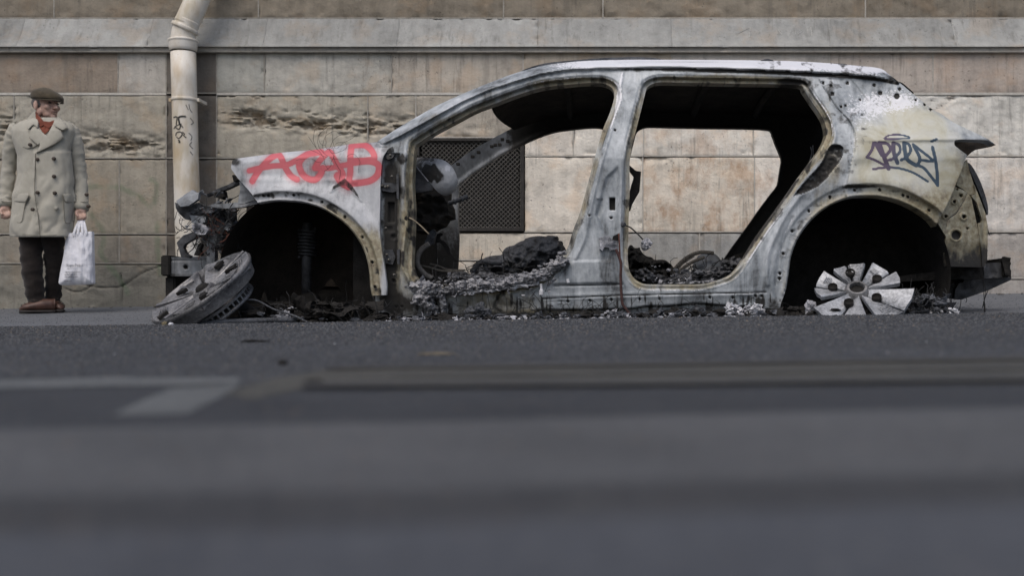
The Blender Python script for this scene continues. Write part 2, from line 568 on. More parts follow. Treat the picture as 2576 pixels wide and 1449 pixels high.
XS = np.concatenate([np.linspace(-70, -8, 20), np.linspace(-7.5, 7.5, 100), np.linspace(8, 70, 20)])
road = tag(ground_grid('road', XS, np.concatenate([np.linspace(-40, -2, 12), np.linspace(-1.5, 0.1, 8), np.linspace(0.15, 4.75, 70)]), 0.0, M_ROAD), kind='structure')
pave = tag(ground_grid('pavement', XS, np.linspace(4.75, 8.75, 60), 0.0, M_PAVE), kind='structure')

def grit(n, seed, size, px0=-60, px1=2640, ya=1.0, yb=4.75, xlim=None):
    r = np.random.default_rng(seed)
    Y = np.exp(r.uniform(np.log(ya), np.log(yb), n)) if yb <= 4.76 else r.uniform(ya, yb, n)
    X = (r.uniform(px0, px1, n) - XV) * Y / F
    z = ground(X, Y)
    s = size * r.uniform(.5, 1.4, n) * np.clip(Y / 3.5, .5, 1.2)
    a = r.uniform(0, 6.28, n)
    base = np.stack([X, Y, z - 0.0004], 1)
    V = np.empty((n, 5, 3))
    for k in range(4):
        q = a + k * math.pi / 2 + r.uniform(-.4, .4, n)
        rr = s * r.uniform(.7, 1.3, n)
        V[:, k] = base + np.stack([np.cos(q) * rr, np.sin(q) * rr, 0 * rr], 1)
    V[:, 4] = base + np.stack([r.uniform(-.4, .4, n) * s, r.uniform(-.4, .4, n) * s, s * r.uniform(.45, .95, n)], 1)
    i = np.arange(n)[:, None] * 5
    Fc = np.concatenate([i + np.array([[0, 1, 4]]), i + np.array([[1, 2, 4]]), i + np.array([[2, 3, 4]]), i + np.array([[3, 0, 4]])])
    return V.reshape(-1, 3), Fc
def gritobj(name, mat, *a, **k):
    v, f = grit(*a, **k)
    o = raw(name, v, f, mat, road, False)
    return tag(o, kind='stuff')

def strip(name, line0, line1, dz, m, nx=60):
    """ribbon on the ground between two lines Y = a + b X"""
    xs = np.concatenate([[-30, -12], np.linspace(-5, 5, nx), [12, 30]])
    v, f = [], []
    for i, x in enumerate(xs):
        wob = 0.006 * math.sin(x * 9.1) + 0.004 * math.sin(x * 23.7 + 1)
        for k in range(2):
            a, b = (line0, line1)[k]
            y = a + b * x + wob * (1 if k else 0.7)
            v.append((x, y, float(ground(x, y)) + dz))
    f = [(2 * i, 2 * i + 2, 2 * i + 3, 2 * i + 1) for i in range(len(xs) - 1)]
    return raw(name, v, f, m, road)

def gline(p0, p1):
    a, b = G(*p0), G(*p1)
    s = (b.y - a.y) / (b.x - a.x)
    return (a.y - s * a.x, s)

strip('asphalt_patch', (-1.2, 0.02), gline((0, 1098), (2576, 1040)), 0.004, M_PATCH)
strip('asphalt_patch', gline((0, 1098), (2576, 1040)), gline((0, 985), (2576, 972)), 0.0036, M_DARKP)
strip('tar_band', gline((0, 1400), (2576, 1330)), gline((0, 1295), (2576, 1240)), 0.008, M_TAR)
strip('gutter_strip', (-0.9, 0.02), gline((0, 1402), (2576, 1332)), 0.0085, M_PATCHB)

def gpoly(name, pts, dz, m):
    q = [G(x, y, dz) for x, y in pts]
    return raw(name, q, [tuple(range(len(q)))][:1] if False else [tuple(range(len(q)))[::-1]], m, road, False)

gpoly('road_line', [(-60, 966), (300, 957), (610, 960), (596, 972), (470, 980), (250, 982), (-80, 990)], 0.004, M_LINE)
gpoly('road_arrow', [(610, 972), (575, 1000), (470, 1054), (280, 1060), (345, 1025), (430, 988)], 0.004, M_LINE)
gpoly('joint_strip', [(860, 930), (1600, 918), (2680, 905), (2680, 975), (1700, 985), (1000, 990), (780, 984), (640, 1016), (560, 1004), (690, 962)], 0.0042, M_STRIP)
for (pa, pb) in ((((820, 937), (2680, 910)), ((820, 940.5), (2680, 914))), (((980, 958), (2680, 936)), ((980, 960), (2680, 938))), (((760, 984), (2680, 966)), ((760, 991), (2680, 973)))):
    gpoly('road_seam', [pa[0], ((pa[0][0] + pa[1][0]) / 2, (pa[0][1] + pa[1][1]) / 2 + 2), pa[1], pb[1], ((pb[0][0] + pb[1][0]) / 2, (pb[0][1] + pb[1][1]) / 2 + 2.5), pb[0]], 0.0083, M_TAR)

M_G1 = simple('dark_chippings', (0.012, 0.013, 0.015), (0.045, 0.047, 0.052), 60, 0.8)
M_G2 = simple('grey_chippings', (0.04, 0.0425, 0.047), (0.10, 0.102, 0.106), 60, 0.8)
M_G3 = simple('tan_chippings', (0.07, 0.055, 0.04), (0.20, 0.165, 0.13), 60, 0.8)
gritobj('road_grit', M_G1, 42000, 1, 0.0042)
gritobj('road_grit', M_G2, 34000, 2, 0.0040)
gritobj('road_grit', M_G3, 2600, 3, 0.0038)
gritobj('road_grit', M_G1, 9000, 4, 0.0030, ya=0.42, yb=1.0)
gritobj('pavement_grit', M_G2, 9000, 5, 0.0030, ya=4.76, yb=8.3)
gritobj('pavement_grit', M_G1, 4000, 6, 0.0030, ya=4.76, yb=8.3)

# ---------------------------------------------------------------- stone wall
def stone_mat():
    t = NT('wall_stone')
    oi = t.n('ObjectInfo')
    big = t.noise(2.6, 7, 0.62)
    mid = t.noise(13, 7, 0.68)
    fine = t.noise(120, 4, 0.7)
    streak = t.noise(7, 5, 0.6, t.coord((2.2, 1, 0.22)))
    m = t.math('MULTIPLY_ADD', big, 0.42, t.math('MULTIPLY_ADD', mid, 0.38, t.math('MULTIPLY', streak, 0.3)))
    k = t.ramp(m, [(0.36, 0.55), (0.52, 0.95), (0.68, 1.22)])
    c = t.mix(1.0, oi.outputs['Color'], k, 'MULTIPLY')
    c = t.mix(t.math('MULTIPLY', t.sstep(t.noise(4.2, 6, 0.6), 0.50, 0.66), 0.35), c, t.mix(1.0, oi.outputs['Color'], (1.15, 0.92, 0.72), 'MULTIPLY'))
    # orange stains where the stone carries them (object alpha)
    st = t.sstep(t.noise(3.6, 8, 0.72, t.coord((1.3, 1, 0.8))), 0.44, 0.66)
    a = t.math('SUBTRACT', 1.0, oi.outputs['Alpha'])
    c = t.mix(t.math('MULTIPLY', t.math('MULTIPLY', st, a), 0.85, clamp=True), c, (0.42, 0.26, 0.155))
    # lichen and soot specks
    pit = t.noise(46, 3, 0.7)
    pm = t.math('MULTIPLY', t.sstep(pit, 0.62, 0.70), t.sstep(t.noise(3.4, 4, 0.6), 0.42, 0.62))
    c = t.mix(t.math('MULTIPLY', pm, 0.8), c, (0.055, 0.05, 0.044))
    vs_ = t.math('MULTIPLY', t.sstep(t.noise(9, 5, 0.7, t.coord((2.6, 1, 0.16))), 0.52, 0.66), t.sstep(t.noise(1.7, 3, 0.6), 0.42, 0.6))
    c = t.mix(t.math('MULTIPLY', vs_, 0.42), c, (0.115, 0.108, 0.095))
    dk = t.attr('dark')
    c = t.mix(t.math('MULTIPLY', t.sstep(t.math('MULTIPLY_ADD', t.math('SUBTRACT', mid, 0.5), 1.4, dk), 0.25, 0.8), 0.8), c, (0.075, 0.066, 0.055))
    c = t.mix(t.math('MULTIPLY', t.sstep(t.math('MULTIPLY_ADD', t.math('SUBTRACT', mid, 0.5), 1.2, t.attr('brown')), 0.2, 0.8), 0.7), c, (0.26, 0.185, 0.105))
    c = t.mix(t.math('MULTIPLY', t.sstep(t.math('MULTIPLY_ADD', t.math('SUBTRACT', mid, 0.5), 1.4, t.attr('green')), 0.2, 0.9), 0.45), c, (0.10, 0.16, 0.09))
    pitb = t.voro(34, feature='SMOOTH_F1')
    bp = t.bump(fine, 0.4, 0.003)
    bp = t.bump(t.noise(42, 5, 0.7), 0.6, 0.010, bp)
    bp = t.bump(mid, 0.4, 0.015, bp)
    return t.out(c, 0.9, 0.0, bp, 0.25)

M_STONE = stone_mat()
M_MORTAR = simple('mortar', (0.20, 0.186, 0.16), (0.38, 0.36, 0.32), 18, 0.95, bump=0.5)

YW = 8.60
wall = tag(empty('stone_wall', P(1288, 760, YW)), 'old pale ashlar stone wall with sloping grey ledge behind the wreck', 'wall')
wall_loc = Matrix.Translation(wall.location)

MORT = MB(); MORTL = MB()
EROS = [(730, 300, 150, 24, 0.050), (860, 325, 110, 20, 0.040), (1010, 315, 90, 26, 0.035), (320, 365, 110, 22, 0.040), (255, 350, 60, 26, 0.03),
        (15, 325, 25, 40, 0.045), (620, 285, 60, 24, 0.03), (1150, 330, 60, 20, 0.02)]
GREEN = [curve([(225, 470), (290, 470), (345, 490), (380, 520), (396, 470), (380, 450)], 5, False), curve([(232, 540), (260, 590), (255, 640), (300, 700), (320, 740)], 5, False), curve([(396, 560), (398, 640), (404, 690)], 5, False)]
CRACKS = [curve([(150, 706), (200, 712), (240, 722), (300, 722), (352, 690), (385, 676), (420, 664)], 4, False), curve([(305, 690), (308, 730), (306, 790)], 4, False), curve([(160, 724), (200, 735), (235, 715)], 4, False),
          curve([(2312, 258), (2360, 250), (2420, 243), (2480, 240)], 4, False), curve([(2330, 285), (2360, 270), (2400, 246)], 4, False), curve([(1445, 325), (1445, 345), (1441, 362)], 3, False)]

def stone(px0, px1, py0, py1, tint, Y=YW, st=9.0, amp=0.005, alpha=1.0, thick=0.25, slope=None, pits=0.0):
    gap = 0.9 if slope is None else 0.25
    a0, a1, b0, b1 = px0 + gap, px1 - gap, py0 + gap * 0.8, py1 - gap * 0.8
    nx, ny = max(2, int((a1 - a0) / st)), max(2, int((b1 - b0) / st))
    u = np.linspace(a0, a1, nx + 1); w = np.linspace(b0, b1, ny + 1)
    u = np.concatenate([[a0, a0 + 2], u[1:-1], [a1 - 2, a1]]) if nx > 2 else u
    w = np.concatenate([[b0, b0 + 2], w[1:-1], [b1 - 2, b1]]) if ny > 2 else w
    nx, ny = len(u), len(w)
    gx, gy = np.meshgrid(u, w); gx = gx.ravel(); gy = gy.ravel()
    seed = int(px0 * 3 + py0) % 997
    de = np.minimum(np.minimum(gx - a0, a1 - gx), np.minimum(gy - b0, b1 - gy))
    d = 0.003 * np.clip(1 - de / 2.5, 0, 1) ** 1.3
    nz = fbm(gx / 46, gy / 30, o=5, s=5)
    d = d + amp * (nz - 0.5) * 2 + 0.02 * sm(0.64, 0.8, fbm(gx / 22, gy / 16, o=3, s=9)) * np.clip(1 - de / 16, 0, 1)
    E = np.zeros_like(gx)
    for cx, cy, sx, sy, am in EROS:
        E += am * np.exp(-((gx - cx) / sx) ** 2 - ((gy - cy) / sy) ** 2)
    E = E * sm(0.25, 0.6, fbm(gx / 45, gy / 22, o=4, s=41) + 0.12)
    hh = sm(0.36, 0.66, fbm(gx / 30 + 0.5 * fbm(gx / 25, gy / 25, s=3), gy / 8, o=5, s=31))
    rid = np.abs(fbm(gx / 26, gy / 8, o=4, s=37) - 0.5) * 2
    E = E * 0.75
    d = d + E * (0.1 + 1.15 * hh + 0.8 * (fbm(gx / 7, gy / 5, o=3, s=3) - 0.5))
    if pits: d = d + pits * sm(0.52, 0.7, fbm(gx / 16, gy / 11, o=3, s=71))
    dark = np.clip(E / 0.03, 0, 1) * np.clip(0.9 * sm(0.55, 0.95, hh) * (fbm(gx / 12, gy / 9, o=3, s=44) * 1.5) + 0.5 * np.clip(1 - rid * 4, 0, 1), 0, 1)
    brown = np.clip(E / 0.04, 0, 1) * 0.5
    green = np.zeros_like(gx)
    for g in GREEN:
        green = np.maximum(green, 0.8 * np.clip(1 - pdist(gx, gy, g, False, 30) / 16, 0, 1))
    for g in CRACKS:
        dd = pdist(gx, gy, g, False, 20)
        d = d + 0.012 * np.clip(1 - dd / 3.0, 0, 1)
        dark = np.maximum(dark, 0.8 * np.clip(1 - dd / 3.5, 0, 1))
    yy = np.full_like(gx, Y) if slope is None else slope(gy)
    X = (gx - XV) * YW / F; Z = (YH - gy) * YW / F
    v = np.stack([X, yy + d, Z], 1)
    f = [(j * nx + i, (j + 1) * nx + i, (j + 1) * nx + i + 1, j * nx + i + 1) for j in range(ny - 1) for i in range(nx - 1)]
    # returns of the block
    ring = [i for i in range(nx)] + [j * nx + nx - 1 for j in range(1, ny)] + [(ny - 1) * nx + i for i in range(nx - 2, -1, -1)] + [j * nx for j in range(ny - 2, 0, -1)]
    n0 = len(v)
    back = v[ring].copy(); back[:, 1] = YW + thick
    v = np.concatenate([v, back])
    m = len(ring)
    f += [(ring[i], ring[(i + 1) % m], n0 + (i + 1) % m, n0 + i) for i in range(m)]
    at = {'dark': np.concatenate([dark, np.zeros(m)]), 'brown': np.concatenate([brown, np.zeros(m)]), 'green': np.concatenate([green, np.zeros(m)])}
    if slope is None:
        for q0, q1, r0, r1 in ((px1 - 1.5, px1 + 1.5, py0, py1), (px0, px1, py1 - 1.5, py1 + 1.5)):
            a_, b_ = P(q0, r1, YW), P(q1, r0, YW)
            (MORTL if px0 > 900 else MORT).box((a_.x, Y - 0.0015, a_.z), (b_.x, Y + 0.05, b_.z))
    o = raw('stone', v, f, M_STONE, wall, True, at)
    o.data.set_sharp_from_angle(angle=math.radians(50))
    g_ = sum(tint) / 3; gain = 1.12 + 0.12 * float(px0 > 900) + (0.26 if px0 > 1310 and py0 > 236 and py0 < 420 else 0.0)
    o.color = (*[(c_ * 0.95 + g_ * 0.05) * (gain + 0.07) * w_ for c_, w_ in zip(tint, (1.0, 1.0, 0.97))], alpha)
    return o

def row(y0, y1, joints, tints, Y=YW, **k):
    for i in range(len(joints) - 1):
        t = tints[i % len(tints)]
        kk = dict(k)
        if len(t) > 3: kk.update(t[3])
        j = 0.94 + 0.12 * random.random()
        stone(joints[i], joints[i + 1], y0, y1, (t[0] * j, t[1] * j, t[2] * j), kk.pop('Yo', Y), **kk)

CH = (0.115, 0.103, 0.092, {'amp': 0.003})
# coarse blocks beyond both sides of the picture
wide_l, wide_r = [-1500, -1150, -800, -430, -120], [2700, 3050, 3420, 3800, 4200]
g0 = (0.31, 0.29, 0.25)
# course A
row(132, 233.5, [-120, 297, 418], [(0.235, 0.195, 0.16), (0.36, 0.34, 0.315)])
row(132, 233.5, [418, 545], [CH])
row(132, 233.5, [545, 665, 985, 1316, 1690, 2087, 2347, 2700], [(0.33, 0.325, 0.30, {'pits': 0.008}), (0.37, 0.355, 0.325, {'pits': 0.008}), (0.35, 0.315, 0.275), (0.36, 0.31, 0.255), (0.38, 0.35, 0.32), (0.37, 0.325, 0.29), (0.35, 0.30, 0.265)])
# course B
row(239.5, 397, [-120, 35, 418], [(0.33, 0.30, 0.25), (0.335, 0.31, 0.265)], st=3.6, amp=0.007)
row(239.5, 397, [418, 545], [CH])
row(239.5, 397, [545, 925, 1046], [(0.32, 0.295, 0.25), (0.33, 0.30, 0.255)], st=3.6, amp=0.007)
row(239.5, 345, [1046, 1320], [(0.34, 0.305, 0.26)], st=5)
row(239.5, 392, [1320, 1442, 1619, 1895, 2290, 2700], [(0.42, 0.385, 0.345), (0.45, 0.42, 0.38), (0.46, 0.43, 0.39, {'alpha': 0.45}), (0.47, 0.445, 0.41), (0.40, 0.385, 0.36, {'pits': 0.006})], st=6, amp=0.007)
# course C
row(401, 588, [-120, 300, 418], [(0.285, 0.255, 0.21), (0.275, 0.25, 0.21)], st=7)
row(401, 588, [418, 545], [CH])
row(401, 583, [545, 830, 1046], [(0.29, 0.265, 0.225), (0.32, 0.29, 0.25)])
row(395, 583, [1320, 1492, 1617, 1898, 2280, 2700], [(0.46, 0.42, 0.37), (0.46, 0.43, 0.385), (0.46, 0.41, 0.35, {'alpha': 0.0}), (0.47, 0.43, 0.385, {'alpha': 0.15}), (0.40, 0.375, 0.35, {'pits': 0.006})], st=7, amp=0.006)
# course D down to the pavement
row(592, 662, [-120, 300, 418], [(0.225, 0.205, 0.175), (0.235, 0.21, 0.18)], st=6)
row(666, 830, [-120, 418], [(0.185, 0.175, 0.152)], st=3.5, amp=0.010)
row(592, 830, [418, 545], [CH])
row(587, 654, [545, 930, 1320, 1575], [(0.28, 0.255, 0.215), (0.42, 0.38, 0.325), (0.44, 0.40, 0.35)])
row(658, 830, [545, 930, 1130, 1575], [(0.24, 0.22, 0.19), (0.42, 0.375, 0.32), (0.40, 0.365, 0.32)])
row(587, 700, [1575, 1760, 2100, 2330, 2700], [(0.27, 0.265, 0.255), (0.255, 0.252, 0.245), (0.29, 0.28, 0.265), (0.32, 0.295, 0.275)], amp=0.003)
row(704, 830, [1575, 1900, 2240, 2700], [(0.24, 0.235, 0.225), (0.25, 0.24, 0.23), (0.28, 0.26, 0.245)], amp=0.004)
# coping: a concave sloping course, steep above and flatter towards its nose
def cop(py):
    s = np.clip((120 - py) / 82, 0, 1)
    return YW - 0.070 + 0.165 * s ** 0.62
def fillet(py): return np.full_like(py, YW - 0.095)
CJ = [-480, -120, 47, 372, 664, 1000, 1352, 1690, 2087, 2402, 2760]
for i in range(len(CJ) - 1):
    j = 0.92 + 0.16 * random.random()
    o = stone(CJ[i], CJ[i + 1], 38, 121.5, (0.235 * j, 0.236 * j, 0.232 * j), slope=cop, st=6, amp=0.003)
    o.name = 'coping_stone'
FJ = [-480, 30, 340, 640, 1000, 1692, 2170, 2760]
for i in range(len(FJ) - 1):
    j = 0.85 + 0.2 * random.random()
    o = stone(FJ[i], FJ[i + 1], 119.5, 131.5, (0.33 * j, 0.31 * j, 0.285 * j), Y=YW - 0.040, st=10, amp=0.002)
    o.name = 'fillet_stone'
# upper wall
row(-90, 36, [-480, 120, 640, 1264, 1517, 2185, 2760], [(0.185, 0.16, 0.128)], Y=YW + 0.10, pits=0.012)
row(-330, -94, [-480, 330, 1000, 1660, 2240, 2760], [g0], Y=YW + 0.10, st=24)
row(-620, -334, [-480, 100, 760, 1400, 2060, 2760], [g0], Y=YW + 0.10, st=30)
for (ya, yb) in ((132, 233.5), (239.5, 397), (401, 588), (592, 830)):
    row(ya, yb, wide_l, [g0], st=24); row(ya, yb, wide_r, [g0], st=24)
for (ya, yb) in ((38, 121.5),):
    row(ya, yb, [-1500, -900, -480], [(0.28, 0.28, 0.27)], slope=cop, st=24); row(ya, yb, [2760, 3400, 4200], [(0.28, 0.28, 0.27)], slope=cop, st=24)
row(-620, 36, [-1500, -900, -480], [g0], Y=YW + 0.10, st=40); row(-620, 36, [2760, 3400, 4200], [g0], Y=YW + 0.10, st=40)
row(119.5, 131.5, [-1500, -480], [g0], Y=YW - 0.040, st=40); row(119.5, 131.5, [2760, 4200], [g0], Y=YW - 0.040, st=40)
mb = MB()
def wbox(px0, px1, py0, py1, ya, yb):
    a, b = P(px0, py1, YW), P(px1, py0, YW)
    mb.box((a.x, ya, a.z), (b.x, yb, b.z))
wbox(-1500, 1046, 131.7, 830, YW + 0.09, YW + 0.4)
wbox(1320, 4200, 131.7, 830, YW + 0.09, YW + 0.4)
wbox(1046, 1320, 131.7, 345.5, YW + 0.09, YW + 0.4)
wbox(1046, 1320, 582, 830, YW + 0.09, YW + 0.4)
wbox(-1500, 4200, -620, 131.4, YW + 0.17, YW + 0.4)
mb.build('mortar_core', M_MORTAR, wall)
MORT.build('mortar', M_MORTAR, wall)
MORTL.build('mortar', simple('pale_mortar', (0.32, 0.295, 0.255), (0.52, 0.49, 0.44), 18, 0.95, bump=0.5), wall)
# pale mortar bed under course A
mb = MB()
for a, b in ((-1500, 418), (545, 4200)):
    wbox(a, b, 233.2, 238.6, YW - 0.004, YW + 0.0055)
mb.build('mortar_bed', simple('lime_bed', (0.36, 0.34, 0.30), (0.58, 0.56, 0.51), 20, 0.9, bump=0.4), wall)
# chalk scratches on the coping
M_CHALK = simple('chalk_scratch', (0.40, 0.39, 0.37), (0.55, 0.54, 0.52), 50, 0.95)
def on_coping(px, py):
    return Vector(((px - XV) * YW / F, float(cop(np.array([py]))[0]) - 0.004, (YH - py) * YW / F))
mb = MB()
for st_ in ([(1858, 80), (1890, 62)], [(1890, 62), (1885, 92)], [(1960, 70), (1968, 84)], [(1988, 84), (1992, 72), (2004, 72), (2002, 84)], [(2010, 82), (2022, 72)], [(2034, 60), (2035, 80)], [(2044, 62), (2043, 88)]):
    mb.tube([on_coping(*q) for q in st_], 0.0016, 4)
mb.build('chalk_mark', M_CHALK, wall)

# ---------------------------------------------------------------- ventilation grille in the wall
grille = tag(empty('ventilation_grille', P(1183, 580, YW)), 'square dark metal grille of diamond wire mesh set in the stone wall', 'grille')
M_IRON = simple('dark_iron', (0.012, 0.0115, 0.011), (0.05, 0.045, 0.04), 40, 0.65, 0.3)
M_WIRE = simple('grille_wire', (0.05, 0.046, 0.041), (0.17, 0.16, 0.145), 60, 0.6, 0.3)
mb = MB()
x0, x1, y0, y1 = 1048, 1318, 347, 581
wbox(x0, x1, y0, y1, YW + 0.16, YW + 0.20)
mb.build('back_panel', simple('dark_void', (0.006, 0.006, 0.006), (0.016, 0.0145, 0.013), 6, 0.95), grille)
mb = MB()
wbox(x0, x1, y0, y0 + 7, YW - 0.012, YW + 0.17); wbox(x0, x1, y1 - 8, y1, YW - 0.0135, YW + 0.17)
wbox(x0, x0 + 7, y0 + 7, y1 - 8, YW - 0.012, YW + 0.17); wbox(x1 - 8, x1, y0 + 7, y1 - 8, YW - 0.013, YW + 0.17)
mb.build('frame', M_IRON, grille)
mb = MB()
A, B = P(x0 + 7, y1 - 8, YW), P(x1 - 8, y0 + 7, YW)
pitch = 0.036
W_, H_ = B.x - A.x, B.z - A.z
k = -H_
while k < W_ + H_:
    for d_ in (1, -1):
        pts = []
        # line x = k + d*t, t in 0..H
        n = 24
        for i in range(n + 1):
            tt = H_ * i / n
            xx = (k + tt) if d_ == 1 else (k + H_ - tt)
            if 0 <= xx <= W_:
                pts.append((A.x + xx, YW + 0.012 + d_ * 0.002, A.z + tt))
        if len(pts) > 1: mb.tube([pts[0], pts[-1]], 0.0030, 4)
    k += pitch
for i in range(40):
    z = A.z + H_ * (i + .5) / 40
    mb.box((B.x - 0.004, YW - 0.006, z - 0.006), (B.x + 0.012, YW + 0.012, z + 0.004))
    x = A.x + W_ * (i + .5) / 40
    mb.box((x - 0.006, YW - 0.006, A.z - 0.012), (x + 0.004, YW + 0.012, A.z + 0.004))
tag(mb.build('wire_mesh', M_WIRE, grille), kind='stuff')

# ---------------------------------------------------------------- rainwater pipe
YP = 8.40
pipe = tag(empty('drain_pipe', P(474, 770, YP)), 'cream painted cast iron drainpipe with scribbled tags on the stone wall', 'drainpipe')
def pipe_mat():
    t = NT('cream_paint')
    n = t.noise(7, 6, 0.6, t.coord((1, 1, 0.4))); f = t.noise(70, 4, 0.65)
    c = t.ramp(n, [(0.34, (0.50, 0.44, 0.33)), (0.5, (0.66, 0.61, 0.53)), (0.66, (0.72, 0.69, 0.63))])
    c = t.mix(t.math('MULTIPLY', t.sstep(t.noise(3.2, 5, 0.6, t.coord((1.2, 1.2, 0.5))), 0.48, 0.68), 0.7), c, (0.47, 0.34, 0.19))
    c = t.mix(t.math('MULTIPLY', t.sstep(f, 0.62, 0.72), 0.5), c, (0.22, 0.19, 0.15))
    return t.out(c, 0.5, 0, t.bump(f, 0.2, 0.003), 0.4)
M_PIPE = pipe_mat()
k_ = YP / F
rp = 30.5 * k_
def pc(py): return 461.5 + (py - 150) * 0.0255
path = [P(pc(y), y, YP) for y in (132, 200, 300, 400, 500, 600, 700, 800)]
v, f = tube_mesh(path, [rp] * len(path), 40); raw('pipe', v, f, M_PIPE, pipe)
def ring(name, py, r, h, lean=0.0, c=None, parent=pipe):
    c = c if c is not None else P(pc(py), py, YP)
    M = Matrix.Translation(c) @ Matrix.Rotation(lean, 4, 'Y')
    pr = [(rp * 0.9, -h), (r * 0.97, -h), (r, -h * 0.7), (r, h * 0.7), (r * 0.97, h), (rp * 0.9, h)]
    v, f = lathe(pr, 44, M)
    return raw(name, v, f, M_PIPE, parent)
# socket
pr = [(rp, -0.034), (rp + 0.006, -0.026), (rp + 0.011, -0.01), (rp + 0.012, 0.028), (rp + 0.013, 0.036), (rp + 0.017, 0.040), (rp + 0.017, 0.052), (rp + 0.010, 0.056), (rp * 0.95, 0.057)]
v, f = lathe(pr, 44, Matrix.Translation(P(pc(117), 117, YP))); raw('socket', v, f, M_PIPE, pipe)
v, f = tube_mesh(smooth_path([P(461, 108, YP), P(461, 92, YP), P(465, 74, YP), P(474, 50, YP)], 6), rp * 0.97, 40); raw('elbow', v, f, M_PIPE, pipe)
M_ = P(466, 70, YP)
ring('elbow_ring', 0, rp + 0.013, 0.015, math.radians(24), M_)
v, f = tube_mesh(smooth_path([P(468, 62, YP), P(487, 20, YP + 0.01), P(512, -40, YP + 0.06), P(540, -110, YP + 0.16), P(552, -160, YP + 0.18), P(552, -620, YP + 0.18)], 6), rp * 0.98, 40); raw('offset_pipe', v, f, M_PIPE, pipe)
br = ring('bracket', 251, rp + 0.007, 0.011)
for s in (-1, 1):
    c = P(pc(251), 251, YP)
    mb = MB(); mb.box((c.x + s * (rp + 0.012) - 0.012, YP - 0.012, c.z - 0.012), (c.x + s * (rp + 0.012) + 0.012, YP + 0.16, c.z + 0.012)); mb.build('lug', M_PIPE, br)
# marker scribbles on the pipe, printed flat on its skin
M_INK = simple('marker_ink', (0.015, 0.015, 0.016), (0.03, 0.03, 0.03), 50, 0.6)
def on_pipe(px, py):
    c = P(pc(py), py, YP); dx = (px - pc(py)) * k_
    dx = max(-rp * 0.985, min(rp * 0.985, dx))
    return Vector((c.x + dx, YP - math.sqrt(rp * rp - dx * dx) - 0.0006, c.z))
mb = MB()
def scrib(pts, w):
    q = [on_pipe(*(p[:2])) for p in curve(pts, 5, False)]
    mb.tube(q, w * k_, 5)
for pts, w in (([(446, 299), (456, 298), (456, 308), (454, 318)], 1.4), ([(464, 317), (461, 304), (464, 298), (478, 297)], 2.2), ([(446, 327), (456, 320), (468, 316)], 1.2), ([(450, 322), (455, 326), (462, 329), (466, 321), (464, 318)], 1.6), ([(466, 317), (472, 326)], 1.1),
               ([(453, 346), (455, 338), (465, 336), (470, 342), (462, 352), (455, 348)], 1.4), ([(470, 336), (475, 341), (473, 345), (479, 350)], 1.2), ([(460, 357), (463, 358), (464, 362), (461, 362)], 1.6),
               ([(478, 268), (483, 280)], 0.9), ([(484, 266), (486, 278), (490, 286)], 0.9), ([(487, 300), (492, 310), (488, 316)], 0.9), ([(484, 338), (490, 346), (488, 356)], 0.9), ([(490, 360), (486, 368), (492, 376)], 0.9), ([(487, 384), (492, 392)], 0.9)):
    scrib(pts, w)
mb.build('graffiti', M_INK, pipe, True)
# ---------------------------------------------------------------- burnt-out car
car = tag(empty('burnt_car', P(1500, 792, 6.1)), 'burnt-out grey car shell without doors, glass or tyres, sprayed with red graffiti', 'car')
YMID = 6.1
def R1(*p): return [(387.4 + q[0] / 3, 327.2 + q[1] / 3) + tuple(q[2:]) for q in p]
def R2(*p): return [(895.4 + q[0] / 3, 111.9 + q[1] / 3) + tuple(q[2:]) for q in p]
def R3(*p): return [(1716.8 + q[0] / 3, 111.9 + q[1] / 3) + tuple(q[2:]) for q in p]
def R4(*p): return [(1716.8 + q[0] / 3, 361.6 + q[1] / 3) + tuple(q[2:]) for q in p]
def R5(*p): return [(1119.2 + q[0] / 3, 430.5 + q[1] / 3) + tuple(q[2:]) for q in p]

def Yside(x, y):
    r = 5.20 + 0.25 * np.clip((400 - y) / 250, 0, 1.1) ** 1.25
    r = r + 0.11 * np.clip((x - 2290) / 200, 0, 1.3) ** 2
    r = r + 0.025 * np.clip((y - 660) / 130, 0, 1) ** 2
    return r

sil = ([(944, 786, 1), (948, 600, 1), (950, 420)] + [(953, 360)] + R2((165, 730), (300, 640), (450, 550), (600, 465), (750, 395), (900, 330), (1050, 270), (1200, 215), (1400, 160), (1600, 132), (1800, 118), (2100, 112))
       + R3((0, 113), (400, 115), (800, 122), (1100, 138), (1300, 155), (1490, 178), (1560, 225), (1630, 278), (1740, 370), (1880, 482), (1950, 520), (2050, 588), (2200, 660), (2300, 710), (2365, 755, 1), (2305, 725), (2200, 716), (2080, 716), (2052, 732), (2055, 762, 1), (2147, 832, 1), (2120, 905), (2060, 1062), (2000, 1200), (1950, 1290, 1), (1915, 1372, 1), (1850, 1300), (1700, 1210), (1550, 1160), (1400, 1145), (1250, 1160), (1100, 1225), (1000, 1300), (920, 1390))
       + R4((860, 740), (820, 850), (805, 950), (790, 1050), (775, 1120), (745, 1200), (735, 1246, 1), (600, 1242, 1)) + [(1905, 784, 1), (1700, 793), (1500, 796), (1300, 797), (1100, 797), (985, 794, 1), (975, 786, 1)])
OUT = curve(sil, 4)
fdoor = (R2((445, 775), (480, 738), (600, 660), (750, 580), (900, 500), (1060, 440), (1200, 385), (1400, 325), (1600, 300), (1750, 288), (1850, 290), (1920, 315), (1948, 360), (1945, 420), (1910, 530), (1860, 650), (1800, 860), (1740, 1090), (1690, 1270), (1640, 1400))
         + [(1429, 620), (1414, 646), (1398, 672), (1370, 695), (1330, 712), (1260, 722), (1180, 726), (1100, 722), (1066, 715), (1048, 700), (1038, 680)] + R1((1945, 1000), (1955, 800), (1960, 600), (1950, 420), (1955, 300)))
